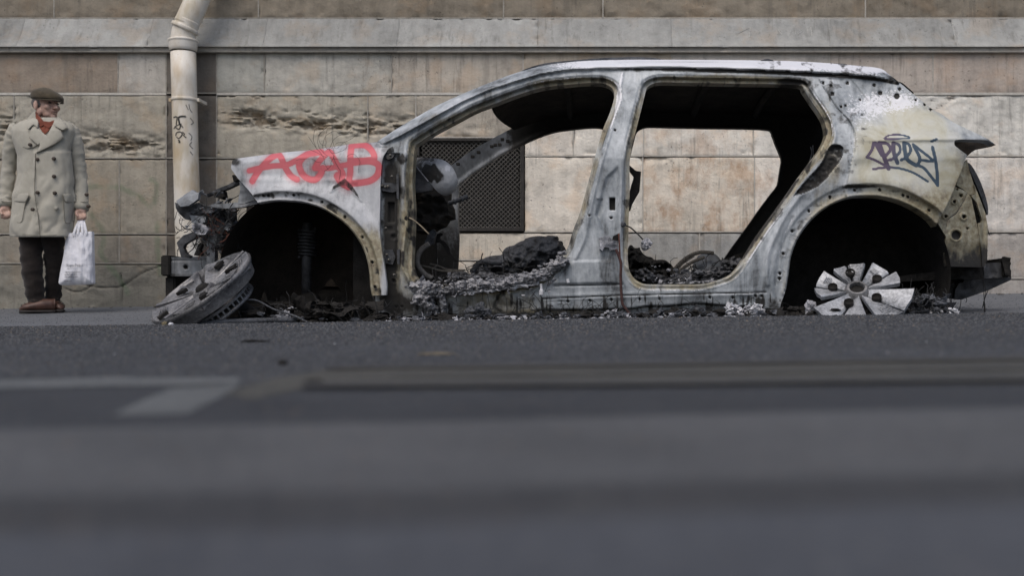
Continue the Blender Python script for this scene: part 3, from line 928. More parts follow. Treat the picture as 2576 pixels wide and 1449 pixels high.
rdoor = (R2((2180, 380), (2200, 320), (2260, 288), (2350, 282)) + R3((0, 285), (400, 292), (860, 303), (920, 345), (970, 420), (1040, 520), (1075, 590), (1088, 660), (1080, 710), (1040, 790), (980, 870), (870, 1020), (780, 1150), (700, 1260), (570, 1440))
         + [(1872, 648), (1850, 680), (1825, 698)] + R5((1950, 850), (1750, 855), (1600, 855), (1500, 850), (1430, 810), (1390, 740), (1380, 640), (1384, 500), (1388, 330), (1395, 150)) + R2((2065, 900), (2085, 760), (2110, 660), (2150, 500), (2175, 400)))
HF, HR = curve(fdoor, 4), curve(rdoor, 4)

# features drawn on the panel
RAIL_LO = R2((60, 800), (200, 760), (330, 700), (560, 575), (800, 440), (1000, 350), (1200, 285), (1400, 225), (1600, 195), (1900, 180), (2250, 175)) + R3((0, 176), (500, 190), (900, 208), (1200, 225), (1450, 245), (1640, 280))
RAILP = np.array([tuple(p[:2]) for p in RAIL_LO] + [(2330, 240), (2330, 60), (900, 60), (900, 380)])
QUART = np.array(R3((1020, 255), (1110, 400), (1180, 500), (1250, 570), (1300, 690), (1290, 830), (1255, 950), (1230, 1085)) + R3((1240, 1200), (2600, 1500), (2600, 0), (1600, 0), (1640, 285), (1450, 252), (1200, 232)))
QCURVE = curve(R3((1020, 255), (1110, 400), (1180, 500), (1250, 570), (1300, 690), (1290, 830), (1255, 950), (1230, 1085)), 4, False)
ARCH = curve(R3((1915, 1372), (1850, 1300), (1700, 1210), (1550, 1160), (1400, 1145), (1250, 1160), (1100, 1225), (1000, 1300), (920, 1390)) + R4((860, 740), (820, 850), (805, 950), (790, 1050), (775, 1120)), 4, False)
CREC = curve(R3((1115, 760), (1210, 768), (1205, 850), (1150, 930), (1050, 1050), (950, 1110), (845, 1145), (850, 1120), (960, 990), (1050, 890)), 4)
SEAL = curve(R3((870, 1020), (780, 1150), (700, 1260), (570, 1448)) + R4((460, 860)), 4, False)
SILL1 = curve(R5((740, 961), (1000, 952), (1400, 936), (1800, 928), (2420, 914)), 3, False)
SILL2 = curve(R5((820, 866), (1000, 862), (1340, 855)), 3, False)
SILL3 = curve(R5((700, 1050), (1000, 1048), (1200, 1045), (1400, 1040), (1520, 1022), (1700, 1018), (1900, 1000), (2040, 1010), (2200, 1022), (2380, 1032)), 3, False)
BPL = curve(R2((2010, 215), (1990, 330), (1930, 620), (1850, 900), (1790, 1150), (1760, 1300)) + R5((1050, 520), (985, 660)), 4, False)
BPR = curve(R2((2150, 250), (2145, 420), (2080, 640), (2020, 860), (2000, 1200)) + R5((1325, 440), (1310, 560), (1330, 660), (1380, 740)), 4, False)
HPR = curve(R1((1905, 180), (1880, 330), (1905, 560), (1910, 700), (1880, 900), (1880, 1040), (1930, 1140)), 4, False)
HPR2 = curve(R1((1860, 250), (1850, 480), (1850, 700), (1842, 900), (1840, 1060)), 4, False)
CPL = curve(R3((905, 300), (1000, 420), (1110, 570), (1150, 690), (1120, 780)), 4, False)
CRIDGE = [curve(R4((860, 330), (700, 560), (600, 720), (480, 890), (340, 1020)), 4, False), curve(R4((900, 380), (780, 540), (700, 700), (640, 860), (640, 1060)), 4, False), curve(R4((830, 560), (760, 720), (715, 900), (700, 1060)), 4, False)]
HOLES = []
for q in R3((830, 1408), (952, 1255), (1112, 1153), (1298, 1098), (1488, 1096), (1665, 1137), (1700, 1150), (1862, 1252)): HOLES.append((*q, 3.6))
for q in R4((762, 830), (733, 978), (732, 1017)): HOLES.append((*q, 3.6))
for q in R3((1120, 308, 3.2), (1340, 415, 3), (1195, 468, 3.2), (1232, 458, 3.2), (1762, 417, 3.2), (1828, 455, 3.4), (1873, 490, 3.4), (1447, 305, 4.5), (1637, 335, 4.5), (1492, 365, 5.5), (1617, 388, 7.5), (1062, 287, 4), (1245, 290, 4.5), (1132, 372, 5)): HOLES.append(q)
for q in R5((928, 982), (1095, 976), (1257, 970), (1468, 965), (1620, 962), (2000, 953), (2172, 953), (2345, 942), (2390, 942), (1255, 352)): HOLES.append((*q, 3.4))
for q in R1((1807, 805, 5.5), (1810, 1137, 4), (1757, 940, 5), (1830, 1333, 3), (1872, 1333, 3), (1700, 1310, 3)): HOLES.append(q)
for q in R2((1955, 645, 3), (1760, 1290, 3)): HOLES.append(q)
SLOTS = [(R5((1240, 200), (1284, 200), (1284, 292), (1240, 292))), (R1((1768, 545), (1818, 545), (1818, 695), (1768, 695)))]
SLOTS = [np.array(s) for s in SLOTS]
POCK = [np.array(R5((1140, 210), (1195, 205), (1192, 300), (1160, 355), (1135, 340))), np.array(R5((2218, 936), (2318, 936), (2318, 1003), (2218, 1003))), np.array(R5((848, 970), (900, 970), (900, 992), (848, 992))), np.array(R1((1712, 730), (1800, 722), (1808, 768), (1715, 775)))]

def gauss(x, y, L):
    r = np.zeros_like(x)
    for cx, cy, sx, sy, a in L:
        r = r + a * np.exp(-((x - cx) / sx) ** 2 - ((y - cy) / sy) ** 2)
    return r

def hole_r(x, y, H, dep=0.012):
    d = np.zeros_like(x); dark = np.zeros_like(x)
    for hx, hy, r in H:
        rr = np.hypot(x - hx, y - hy)
        d = d + dep * (1 - sm(r * 0.7, r * 1.2, rr)) - 0.0025 * np.exp(-((rr - r * 1.9) / (r * 0.5)) ** 2)
        dark = np.maximum(dark, 1 - sm(r * 0.8, r * 1.15, rr))
    return d, dark

def side_relief(x, y):
    dF, dR = pdist(x, y, HF, True, 60), pdist(x, y, HR, True, 60)
    dh = np.minimum(dF, dR)
    dO = pdist(x, y, OUT, True, 60)
    r = np.zeros_like(x)
    # stepped door apertures
    low = sm(600, 690, y)
    r += (0.034 * (1 - sm(10, 13.5, dh)) + 0.014 * (1 - sm(17, 20, dh))) * (1 - 0.75 * low)
    r -= 0.006 * np.exp(-((dh - 15) / 2.0) ** 2)
    r -= 0.005 * np.exp(-((dh - 5) / 1.8) ** 2)
    # outer roof rail stands proud, its top rolls over inwards
    inr = inside(x, y, RAILP)
    dl = pdist(x, y, np.array([tuple(p[:2]) for p in RAIL_LO]), False, 40)
    r += np.where(inr, -0.030 * sm(0, 3.5, dl) - 0.004 * np.exp(-((dl - 6) / 4) ** 2), 0)
    roof = (y < 330) & (x > 1000)
    top = pdist(x, y, curve([(953, 360)] + [p[:2] for p in R2((165, 730), (300, 640), (450, 550), (600, 465), (750, 395), (900, 330), (1050, 270), (1200, 215), (1400, 160), (1600, 132), (1800, 118), (2100, 112)) + R3((0, 113), (400, 115), (800, 122), (1100, 138), (1300, 155), (1490, 178), (1560, 225), (1630, 278))], 3, False), False, 40)
    r += 0.095 * np.clip(1 - top / 22, 0, 1) ** 1.7 * inr
    # rear quarter skin: proud of the aperture, kinked at the shoulder, bulged over the arch
    inq = inside(x, y, QUART)
    dq = pdist(x, y, QCURVE, False, 60)
    sh = 352 - 0.010 * (x - 2140)
    q = -0.022 * sm(0, 4, dq)
    q = q + np.where(y < sh, 0.00055 * np.clip(sh - y, 0, 75) * sm(2080, 2200, x), 0.00018 * np.clip(y - sh, 0, 60))
    q = q - 0.010 * np.exp(-((y - sh) / 5) ** 2) * sm(2150, 2250, x)
    dA = pdist(x, y, ARCH, False, 90)
    q = q - 0.020 * (1 - sm(33, 85, dA)) * (y > 400) + 0.030 * (1 - sm(27, 32, dA))
    tri = np.array(R3((1020, 250), (1270, 265), (1400, 430), (1190, 520)))
    dt = pdist(x, y, tri, True, 20)
    q = q + np.where(inside(x, y, tri), 0.012 * sm(0, 4, dt), 0)
    q = q + 0.012 * np.exp(-((dt) / 2.5) ** 2) * (y < 330)
    r += np.where(inq, q, 0)
    r += np.where(inq, 0, 0.012 * (1 - sm(27, 33, dA)) * (y > 470))
    r -= 0.010 * np.exp(-((dA - 4) / 4) ** 2)
    r += 0.015 * (1 - sm(0, 3, dA))
    # pillars
    for c, w, a in ((BPL, 4, -0.009), (BPR, 4, -0.010), (HPR, 5, -0.018), (HPR2, 6, 0.014), (CPL, 5, -0.012), (CRIDGE[0], 5, -0.010), (CRIDGE[1], 6, -0.012), (CRIDGE[2], 5, 0.008)):
        d = pdist(x, y, c, False, 30)
        r += a * np.exp(-(d / w) ** 2)
    bc = np.array(R2((1880, 1000), (1990, 900), (1990, 1400)) + R5((1290, 600), (1180, 460), (1130, 330)))
    r += np.where(inside(x, y, bc), 0.014 * sm(0, 8, pdist(x, y, bc, True, 30)), 0)
    # hinge pillar sits back behind the wing
    r += 0.030 * (1 - sm(1000, 1010, x)) * (y > 385)
    for c in (SILL1, SILL2, SILL3):
        r += 0.010 * np.exp(-(pdist(x, y, c, False, 20) / 1.9) ** 2)
    low3 = inside(x, y, np.concatenate([SILL3, [(1920, 830), (1300, 830)]]))
    r += np.where(low3, 0.03, 0)
    r -= 0.006 * np.exp(-((y - (752 - (x - 1100) * 0.016)) / 8) ** 2) * (x > 1330) * (x < 1900)
    # B pillar foot panel
    ft = np.array(R5((960, 672), (1265, 668), (1300, 850), (800, 860)))
    r += np.where(inside(x, y, ft), -0.008 * sm(0, 5, pdist(x, y, ft, True, 20)), 0)
    h, _ = hole_r(x, y, HOLES)
    r += h
    for s in SLOTS:
        r += np.where(inside(x, y, s), 0.03, 0)
    for s in POCK:
        r += np.where(inside(x, y, s), 0.008 * sm(0, 3, pdist(x, y, s, True, 15)), 0)
    ic = inside(x, y, CREC)
    dc = pdist(x, y, CREC, True, 30)
    r += np.where(ic, 0.028 * sm(0, 5, dc) + 0.03 * (fbm(x / 9, y / 9, o=3, s=4) - 0.5) * sm(2, 8, dc), 0)
    # heat buckling
    buck = gauss(x, y, [(1240, 760, 150, 34, 1.0), (1100, 750, 60, 40, 0.8), (1020, 660, 40, 60, 0.2), (2320, 430, 120, 80, 0.12)])
    r += 0.034 * buck * (fbm(x / 30, y / 22, o=4, s=12) - 0.5)
    crack = curve(R5((470, 870), (430, 930), (385, 1000), (380, 1035), (420, 1060)), 3, False)
    r += 0.03 * np.exp(-(pdist(x, y, crack, False, 20) / 3) ** 2)
    r += 0.004 * (fbm(x / 60, y / 40, o=3, s=2) - 0.5)
    return r

TAG = [(R3((1440, 742), (1432, 790), (1392, 850)), 3.0), (R3((1392, 850), (1450, 870), (1545, 922)), 2.6), (R3((1455, 742), (1480, 790), (1505, 835)), 3.6), (R3((1485, 742), (1515, 830), (1555, 935)), 4.6),
       (R3((1500, 742), (1545, 748), (1570, 790), (1535, 838)), 3.2), (R3((1592, 742), (1596, 815), (1622, 892)), 4.2), (R3((1560, 870), (1590, 860), (1640, 810), (1636, 760), (1600, 742)), 3.0), (R3((1672, 742), (1680, 810), (1700, 870), (1765, 912)), 4.2),
       (R3((1650, 870), (1690, 850), (1722, 800), (1708, 752), (1680, 742)), 3.0), (R3((1740, 752), (1800, 800), (1878, 862), (1882, 880), (1810, 872)), 2.8), (R3((1745, 762), (1792, 860), (1768, 912)), 3.4), (R3((1768, 912), (1820, 930), (1880, 1000), (1926, 1062)), 3.0),
       (R3((1440, 940), (1540, 926), (1640, 934), (1745, 968), (1850, 1032)), 2.4), (R3((1887, 775), (1905, 850), (1920, 950), (1926, 1062)), 3.4), (R3((1880, 730), (1917, 714)), 2.6),
       (R3((1525, 708), (1555, 686), (1625, 678), (1690, 690), (1716, 702), (1680, 708), (1600, 712), (1527, 712)), 1.7)]
def side_attrs(x, y):
    A = {}
    dh = np.minimum(pdist(x, y, HF, True, 60), pdist(x, y, HR, True, 60))
    dA = pdist(x, y, ARCH, False, 90)
    dO = pdist(x, y, OUT, True, 60)
    dl = pdist(x, y, np.array([tuple(p[:2]) for p in RAIL_LO]), False, 40)
    inr = inside(x, y, RAILP)
    _, hd = hole_r(x, y, HOLES)
    soot = 0.95 * hd
    for s in SLOTS: soot = np.maximum(soot, inside(x, y, s) * 1.0)
    for c, w in ((SILL1, 2.2), (SILL2, 1.8), (SILL3, 2.0)):
        soot = np.maximum(soot, 0.8 * np.exp(-(pdist(x, y, c, False, 20) / w) ** 2))
    soot = np.maximum(soot, np.where(inr | (x < 1290) | (x > 2260), 0, 0.95 * (1 - sm(3, 15, dl)) * sm(1300, 1800, x)))
    soot = np.maximum(soot, 0.62 * (1 - sm(2, 8, pdist(x, y, SEAL, False, 20))))
    soot = np.maximum(soot, gauss(x, y, [(985, 570, 20, 150, 0.75), (985, 440, 22, 40, 0.45), (1990, 205, 45, 14, 0.9), (2040, 240, 16, 40, 0.55), (1000, 760, 60, 30, 0.5), (1230, 768, 190, 32, 0.46), (980, 600, 26, 190, 0.42), (1010, 770, 50, 24, 0.3), (1950, 765, 28, 30, 0.6), (2135, 470, 50, 8, 0.55), (2190, 468, 60, 6, 0.5),
                                           (1620, 720, 30, 30, 0.35), (1760, 740, 30, 26, 0.3), (2250, 195, 26, 14, 0.7), (1435, 600, 20, 60, 0.62), (1480, 500, 10, 40, 0.5), (2115, 300, 14, 18, 0.55), (2135, 410, 7, 50, 0.5), (1500, 795, 420, 10, 0.7), (2420, 376, 30, 8, 0.4), (1575, 175, 30, 10, 0.4)]))
    streak = fbm(x / 7, y / 60, o=4, s=77)
    soot = np.maximum(soot, 0.75 * sm(0.45, 0.75, streak) * sm(715, 760, y) * (x > 1000) * (x < 1960))
    soot = np.maximum(soot, 0.40 * sm(735, 790, y) * (x > 980) * (x < 1940))
    soot = np.maximum(soot, 0.65 * sm(0.5, 0.75, fbm(x / 22, y / 40, o=4, s=78)) * ((x < 1060) & (y > 380)))
    soot = np.maximum(soot, 0.55 * sm(0.48, 0.7, fbm(x / 16, y / 30, o=4, s=79)) * (1 - sm(12, 34, dh)))
    soot = np.maximum(soot, 0.55 * sm(0.5, 0.7, fbm(x / 20, y / 16, o=4, s=80)) * inr * sm(1850, 1980, x))
    soot = np.maximum(soot, 0.5 * sm(0.5, 0.72, fbm(x / 18, y / 18, o=4, s=81)) * (pdist(x, y, QCURVE, False, 60) < 40) * (y < 480))
    soot = np.maximum(soot, 0.5 * sm(0.45, 0.7, fbm(x / 24, y / 12, o=4, s=82)) * (1 - sm(20, 45, dA)))
    ic = inside(x, y, CREC)
    soot = np.maximum(soot, np.where(ic, 0.35 + 0.8 * fbm(x / 10, y / 10, o=3, s=8), 0))
    soot = np.maximum(soot, 0.34 * (1 - sm(8, 20, dh)) * (y < 420))
    soot = np.maximum(soot, 0.42 * (1 - sm(14, 30, dh)) * (x < 1420) * (y < 330))
    soot = np.maximum(soot, 0.30 * (1 - sm(20, 32, dA)))
    ft = 0.0
    A['soot'] = np.clip(np.maximum(soot, 0.27 * sm(0.48, 0.74, fbm(x / 60, y / 80, o=5, s=90))) + 0.03, 0, 1)
    A['warm'] = np.clip(0.16 + gauss(x, y, [(2340, 480, 80, 60, 0.95), (2400, 420, 30, 60, 0.5), (2290, 300, 90, 60, 0.42), (2250, 400, 90, 50, 0.28), (1030, 560, 16, 170, 0.6), (960, 700, 30, 60, 0.4), (1600, 560, 14, 170, 0.6), (1230, 764, 190, 40, 0.42), (990, 600, 30, 200, 0.5), (1400, 788, 120, 8, 0.8), (1600, 330, 10, 60, 0.3), (2060, 500, 40, 40, 0.3), (1850, 195, 180, 14, 0.4), (1420, 205, 120, 10, 0.4), (2350, 340, 60, 20, 0.3), (2080, 330, 20, 80, 0.45), (2100, 420, 30, 60, 0.4), (1180, 300, 120, 20, 0.35)]) + 0.4 * (1 - sm(8, 22, dh)) + 0.75 * (1 - sm(6, 30, dA)) * sm(2150, 2260, x) + 0.3 * (1 - sm(6, 30, dA)), 0, 1)
    A['cream'] = np.clip(gauss(x, y, [(2290, 330, 130, 60, 0.8), (2300, 430, 130, 70, 0.75), (2200, 420, 70, 60, 0.4), (2230, 250, 80, 30, 0.3)]) * inside(x, y, QUART), 0, 1)
    A['white'] = np.clip(0.27 * inr * sm(1150, 1500, x) + gauss(x, y, [(1930, 160, 300, 18, 0.62), (2200, 165, 90, 16, 0.5), (2160, 290, 90, 55, 0.42), (2220, 240, 120, 40, 0.38), (2290, 260, 60, 30, 0.28), (2150, 380, 40, 50, 0.35), (1560, 160, 200, 14, 0.42), (2230, 400, 60, 50, 0.25), (1250, 190, 150, 30, 0.25), (1560, 235, 20, 60, 0.38), (1700, 740, 200, 30, 0.2)]) + 0.38 * np.exp(-((dh - 15) / 3) ** 2) + sum(0.4 * np.exp(-(pdist(x, y, c, False, 30) / 4) ** 2) for c in CRIDGE) + 0.35 * np.exp(-(pdist(x, y, BPL, False, 30) / 3) ** 2), 0, 1)
    ink = np.zeros_like(x)
    for k, w in TAG:
        c = curve(k, 6, False)
        ink = np.maximum(ink, 1 - sm(w * 0.7, w * 1.6, pdist(x, y, c, False, 20)))
    A['ink'] = ink
    A['inkmix'] = sm(2235, 2275, x + 0.2 * (y - 380))
    A['spray'] = np.zeros_like(x)
    return A

def far_hole(poly, dx=0.0):
    return poly
body = sheet('body_side', OUT, (HF, HR), Yside, 2.8, 0.085, M_BODY, car, side_relief, side_attrs)

# the opposite side, seen from inside through the openings
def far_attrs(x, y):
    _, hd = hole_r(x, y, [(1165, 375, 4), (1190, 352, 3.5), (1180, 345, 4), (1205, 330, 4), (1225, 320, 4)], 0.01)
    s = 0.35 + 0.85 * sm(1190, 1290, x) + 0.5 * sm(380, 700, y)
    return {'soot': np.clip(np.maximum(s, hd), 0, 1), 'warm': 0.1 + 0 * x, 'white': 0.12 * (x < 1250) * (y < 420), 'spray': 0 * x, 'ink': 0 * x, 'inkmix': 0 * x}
HRf = HR.copy()
HRf[:, 0] += np.where((HRf[:, 0] > 1860), 34, 0)
HRf[:, 0] = np.minimum(HRf[:, 0], 2103)
sheet('body_side', OUT, (HF, HRf), Yside, 6.0, 0.05, M_STEEL, car, lambda x, y: 0.02 * (1 - sm(6, 12, np.minimum(pdist(x, y, HF, True, 40), pdist(x, y, HRf, True, 40)))), far_attrs, True, mirror=YMID)

# front wing
wing = R1((590, 230, 1), (640, 212), (800, 190), (1000, 165), (1200, 148), (1400, 118), (1500, 102), (1650, 91), (1760, 84), (1836, 78, 1), (1790, 112), (1752, 165), (1727, 210), (1715, 300), (1708, 430), (1705, 600), (1703, 750), (1715, 880), (1735, 1010), (1750, 1120), (1756, 1185), (1752, 1245, 1), (1645, 1250, 1), (1632, 1180), (1625, 1080), (1610, 990), (1580, 900), (1530, 810), (1450, 715), (1350, 640), (1250, 585), (1130, 550), (1000, 537), (900, 538), (790, 556, 1), (770, 525), (720, 460), (640, 370), (580, 288, 1))
WING = curve(wing, 4)
WARCH = curve(R1((1645, 1250), (1632, 1180), (1625, 1080), (1610, 990), (1580, 900), (1530, 810), (1450, 715), (1350, 640), (1250, 585), (1130, 550), (1000, 537), (900, 538), (790, 556)), 4, False)
WHOLES = [(*q, 3.4) for q in R1((828, 496), (864, 494), (1055, 490), (1268, 543), (1443, 655), (1575, 807), (1648, 998), (1670, 1185))]
WTOP = curve(R1((590, 230), (640, 212), (800, 190), (1000, 165), (1200, 148), (1400, 118), (1500, 102), (1650, 91), (1836, 78)), 4, False)
ACAB = [(R1((742, 385), (790, 308), (868, 222), (930, 186), (958, 205), (985, 270), (1030, 340), (1078, 372)), 6.2), (R1((720, 306), (790, 288), (900, 270), (1000, 262), (1080, 224), (1160, 180), (1262, 165)), 5.6),
        (R1((1262, 165), (1160, 182), (1098, 240), (1108, 310), (1150, 358), (1212, 374), (1255, 335), (1275, 285)), 6.4), (R1((1215, 285), (1250, 230), (1320, 165), (1352, 205), (1392, 275), (1425, 330), (1412, 380)), 6.0), (R1((1232, 288), (1330, 285), (1420, 268), (1500, 250)), 5.4),
        (R1((1492, 115), (1482, 200), (1482, 300), (1470, 392)), 6.2), (R1((1492, 118), (1580, 110), (1640, 150), (1662, 212), (1600, 228), (1490, 232)), 6.2), (R1((1500, 245), (1620, 234), (1692, 262), (1690, 330), (1640, 378), (1560, 396), (1480, 402)), 6.6), (R1((1390, 345), (1420, 390), (1470, 420)), 9.0)]
FLAKE = np.array(R1((1322, 480), (1342, 420), (1392, 385), (1440, 350), (1500, 410), (1545, 480), (1568, 545), (1500, 480), (1440, 425), (1385, 440)))
def Ywing(x, y):
    return 5.185 + 0.13 * np.clip((730 - x) / 150, 0, 1.1) ** 2 + 0.10 * np.clip((402 - y) / 60, 0, 1) ** 2 * sm(560, 760, x) * 0.6 + 0.17 * np.clip((395 - y) / 250, 0, 1)
def wing_relief(x, y):
    dA = pdist(x, y, WARCH, False, 80)
    dT = pdist(x, y, WTOP, False, 40)
    r = 0.026 * (1 - sm(20 + 6 * sm(700, 600, x) * 0, 25, dA)) - 0.030 * (1 - sm(25, 72, dA)) - 0.012 * np.exp(-((dA - 4) / 3.6) ** 2) + 0.015 * (1 - sm(0, 2.5, dA))
    r += 0.05 * np.clip(1 - dT / 16, 0, 1) ** 2
    r -= 0.004 * np.exp(-((y - (452 + (x - 700) * 0.02)) / 7) ** 2) * (x < 900)
    h, _ = hole_r(x, y, WHOLES)
    r += h + 0.003 * (fbm(x / 50, y / 36, o=3, s=22) - 0.5)
    r -= np.where(inside(x, y, FLAKE), 0.006 * (fbm(x / 8, y / 8, s=3)), 0)
    return r
def wing_attrs(x, y):
    dA = pdist(x, y, WARCH, False, 80)
    _, hd = hole_r(x, y, WHOLES)
    sp = np.zeros_like(x)
    for k, w in ACAB:
        d = pdist(x, y, curve(k, 6, False), False, 40)
        sp = np.maximum(sp, 1 - sm(w * 0.5, w * 1.9, d))
        sp = np.maximum(sp, 0.26 * (1 - sm(w * 1.4, w * 4.5, d)) * (0.4 + fbm(x / 30, y / 30, o=2, s=3)))
    soot = np.maximum(0.95 * hd, np.where(inside(x, y, FLAKE), 0.62 * sm(0, 4, pdist(x, y, FLAKE, True, 20)), 0))
    soot = np.maximum(soot, gauss(x, y, [(592, 408, 20, 13, 0.85), (700, 470, 50, 5, 0.35), (720, 440, 90, 10, 0.22), (955, 735, 20, 14, 0.4), (945, 560, 8, 60, 0.15)]))
    soot = np.maximum(soot, (0.30 + 0.35 * sm(.45, .7, fbm(x / 20, y / 14, o=4, s=83))) * (1 - sm(23, 28, dA)) * sm(3, 8, dA))
    warm = 0.28 * (1 - sm(20, 27, dA)) + gauss(x, y, [(930, 690, 34, 70, 0.9), (950, 620, 30, 60, 0.5), (900, 590, 40, 40, 0.35), (940, 500, 20, 60, 0.3), (620, 460, 40, 20, 0.2)]) + 0.45 * (1 - sm(10, 26, dA)) * sm(740, 860, x)
    return {'soot': np.clip(soot, 0, 1), 'warm': np.clip(warm, 0, 1), 'white': np.clip(gauss(x, y, [(760, 430, 120, 40, 0.32), (920, 510, 40, 50, 0.35), (800, 470, 60, 16, 0.2)]) + 0.3 * np.exp(-((dA - 5) / 3) ** 2), 0, 1), 'spray': sp, 'ink': 0 * x, 'inkmix': 0 * x}
sheet('front_wing', WING, (), Ywing, 2.6, 0.03, M_WING, car, wing_relief, wing_attrs)

# opposite wing and bonnet edge are gone to stumps: a plain dark inner wing remains
def box_part(name, p0, p1, ya, yb, mat, bev=0.006, rot=None):
    """box between two drawing corners measured at its near face"""
    a, b = P(p0[0], p1[1], ya), P(p1[0], p0[1], ya)
    bm = bmesh.new()
    bmesh.ops.create_cube(bm, size=1)
    for v in bm.verts:
        v.co = Vector((a.x + (b.x - a.x) * (v.co.x + .5), ya + (yb - ya) * (v.co.y + .5), a.z + (b.z - a.z) * (v.co.z + .5)))
    bmesh.ops.bevel(bm, geom=bm.edges[:], offset=bev, segments=2, affect='EDGES', clamp_overlap=True)
    return from_bm(name, bm, mat, car)

# ---- roof skin, crowned, with the curled front lip
xs_ = np.linspace(1246, 2232, 60)
topy = np.interp(xs_, [1195, 1245, 1295, 1362, 1429, 1495, 1595, 1754, 1850, 1983, 2083, 2150, 2213, 2240], [222, 202, 183.6, 165, 156, 151.5, 149.5, 149.5, 150.5, 153, 158, 164, 171.5, 188])
v, f = [], []
NT_ = 22
for i, (px, py) in enumerate(zip(xs_, topy)):
    p = P(px, py + 4, 5.46)
    for k in range(NT_ + 1):
        t = k / NT_
        y = 5.47 + (6.73 - 5.47) * t
        bow = 4 * t * (1 - t)
        x = p.x - 0.07 * bow * max(0, 1 - (px - 1246) / 300)
        z = p.z + 0.035 * bow + (0.012 * math.sin(x * 9) * bow)
        z -= 0.05 * bow * max(0, 1 - (px - 1246) / 60)
        v.append((x, y, z))
n = NT_ + 1
m = len(xs_)
f = [(i * n + k, (i + 1) * n + k, (i + 1) * n + k + 1, i * n + k + 1) for i in range(m - 1) for k in range(NT_)]
under = [(a, b, c - 0.035) for a, b, c in v]
o_ = len(v)
v2 = v + under
f2 = f + [tuple(q + o_ for q in reversed(fc)) for fc in f]
edge = [k for k in range(n)]
f2 += [(k, k + 1, o_ + k + 1, o_ + k) for k in range(NT_)] + [((m - 1) * n + k + 1, (m - 1) * n + k, o_ + (m - 1) * n + k, o_ + (m - 1) * n + k + 1) for k in range(NT_)]
raw('roof', v2, f2, M_SOOTBROWN, car)
# roof bows seen from below
for i, pxb in enumerate((1420, 1600, 1800, 1990)):
    q = []
    for k in range(9):
        t = k / 8
        py_ = float(np.interp(pxb, xs_, topy))
        p = P(pxb, py_ + 4, 5.46)
        q.append((p.x, 5.5 + 1.2 * t, p.z - 0.045 + 0.03 * 4 * t * (1 - t)))
    tube('roof_bow', q, 0.022, M_SOOT, car, 6, 0)
# buckled edge of the skin showing over the rail
plate('roof_lip', curve(R2((1215, 217, 1), (1290, 178), (1400, 145), (1490, 130), (1620, 118), (1800, 103), (2000, 93), (2150, 92), (2260, 100), (2330, 112, 1), (2100, 116), (1800, 122), (1600, 136), (1400, 165), (1240, 214)), 3), 5.52, 0.05, M_CHAR, car, (0, 0), 0, 0.01, 3)
plate('roof_flake', np.array(R3((590, 118), (620, 108), (645, 105), (690, 116), (650, 122))), 5.5, 0.03, M_CHAR, car)
plate('roof_flake', np.array(R3((1090, 142), (1180, 140), (1290, 152), (1180, 150))), 5.5, 0.03, M_CHAR, car)
# scorched hinge strip at the tail of the roof
plate('tailgate_seal', curve(R3((1630, 278), (1660, 288), (1700, 320), (1745, 362), (1730, 368), (1690, 335), (1640, 296)), 3), 5.50, 0.06, M_SOOT, car, (0, 0), 0, 0.012, 8)

# ---- tailgate shell behind the quarters
tg = [(2225, 185), (2290, 236), (2370, 290), (2440, 334), (2462, 380), (2474, 440), (2480, 500), (2478, 560), (2470, 640), (2462, 700)]
v, f = [], []
for px, py in tg:
    p = P(px, py, 5.45)
    for k in range(13):
        t = k / 12
        bow = 4 * t * (1 - t)
        v.append((p.x - 0.06 + 0.05 * bow, 5.50 + 1.2 * t, p.z - 0.02))
f = [(i * 13 + k, i * 13 + k + 1, (i + 1) * 13 + k + 1, (i + 1) * 13 + k) for i in range(len(tg) - 1) for k in range(12)]
raw('tailgate', v, f, M_SOOT, car)

# ---- floor, bulkhead, wheelhouses
def zpx(py, Y): return (YH - py) * Y / F
def world_box(name, lo, hi, mat, bev=0.01):
    bm = bmesh.new(); bmesh.ops.create_cube(bm, size=1)
    for q in bm.verts:
        q.co = Vector(tuple(lo[i] + (hi[i] - lo[i]) * (q.co[i] + .5) for i in range(3)))
    bmesh.ops.bevel(bm, geom=bm.edges[:], offset=bev, segments=2, affect='EDGES', clamp_overlap=True)
    return from_bm(name, bm, mat, car)
XF, XB = (1040 - XV) * 5.3 / F, (1950 - XV) * 5.3 / F
world_box('floor_pan', (XF - 0.1, 5.27, -0.02), (0.84, 6.9, 0.11), M_SOOT)
world_box('boot_floor', (0.80, 6.05, -0.10), (1.75, 6.9, 0.30), M_SOOT)
# bulkhead: stops short of the far pillar exactly where daylight begins
bx = (1097 - XV) * 6.75 / F
v = []; f = []
prof = [(470, 0.86), (520, 0.66), (560, 0.52), (640, 0.35), (720, 0.10), (790, -0.03)]
world_box('bulkhead', (bx - 0.22, 5.42, -0.02), (bx, 6.80, 0.60), M_SOOT)
world_box('dashboard', (bx - 0.20, 5.55, 0.50), (bx + 0.10, 6.78, 0.80), M_SOOT, 0.05)
world_box('engine_block', (-1.95, 6.0, 0.05), (-1.05, 6.5, 0.62), M_SOOTBROWN, 0.06)
world_box('subframe', (-2.05, 5.98, -0.14), (-0.9, 6.6, 0.10), M_SOOT, 0.03)

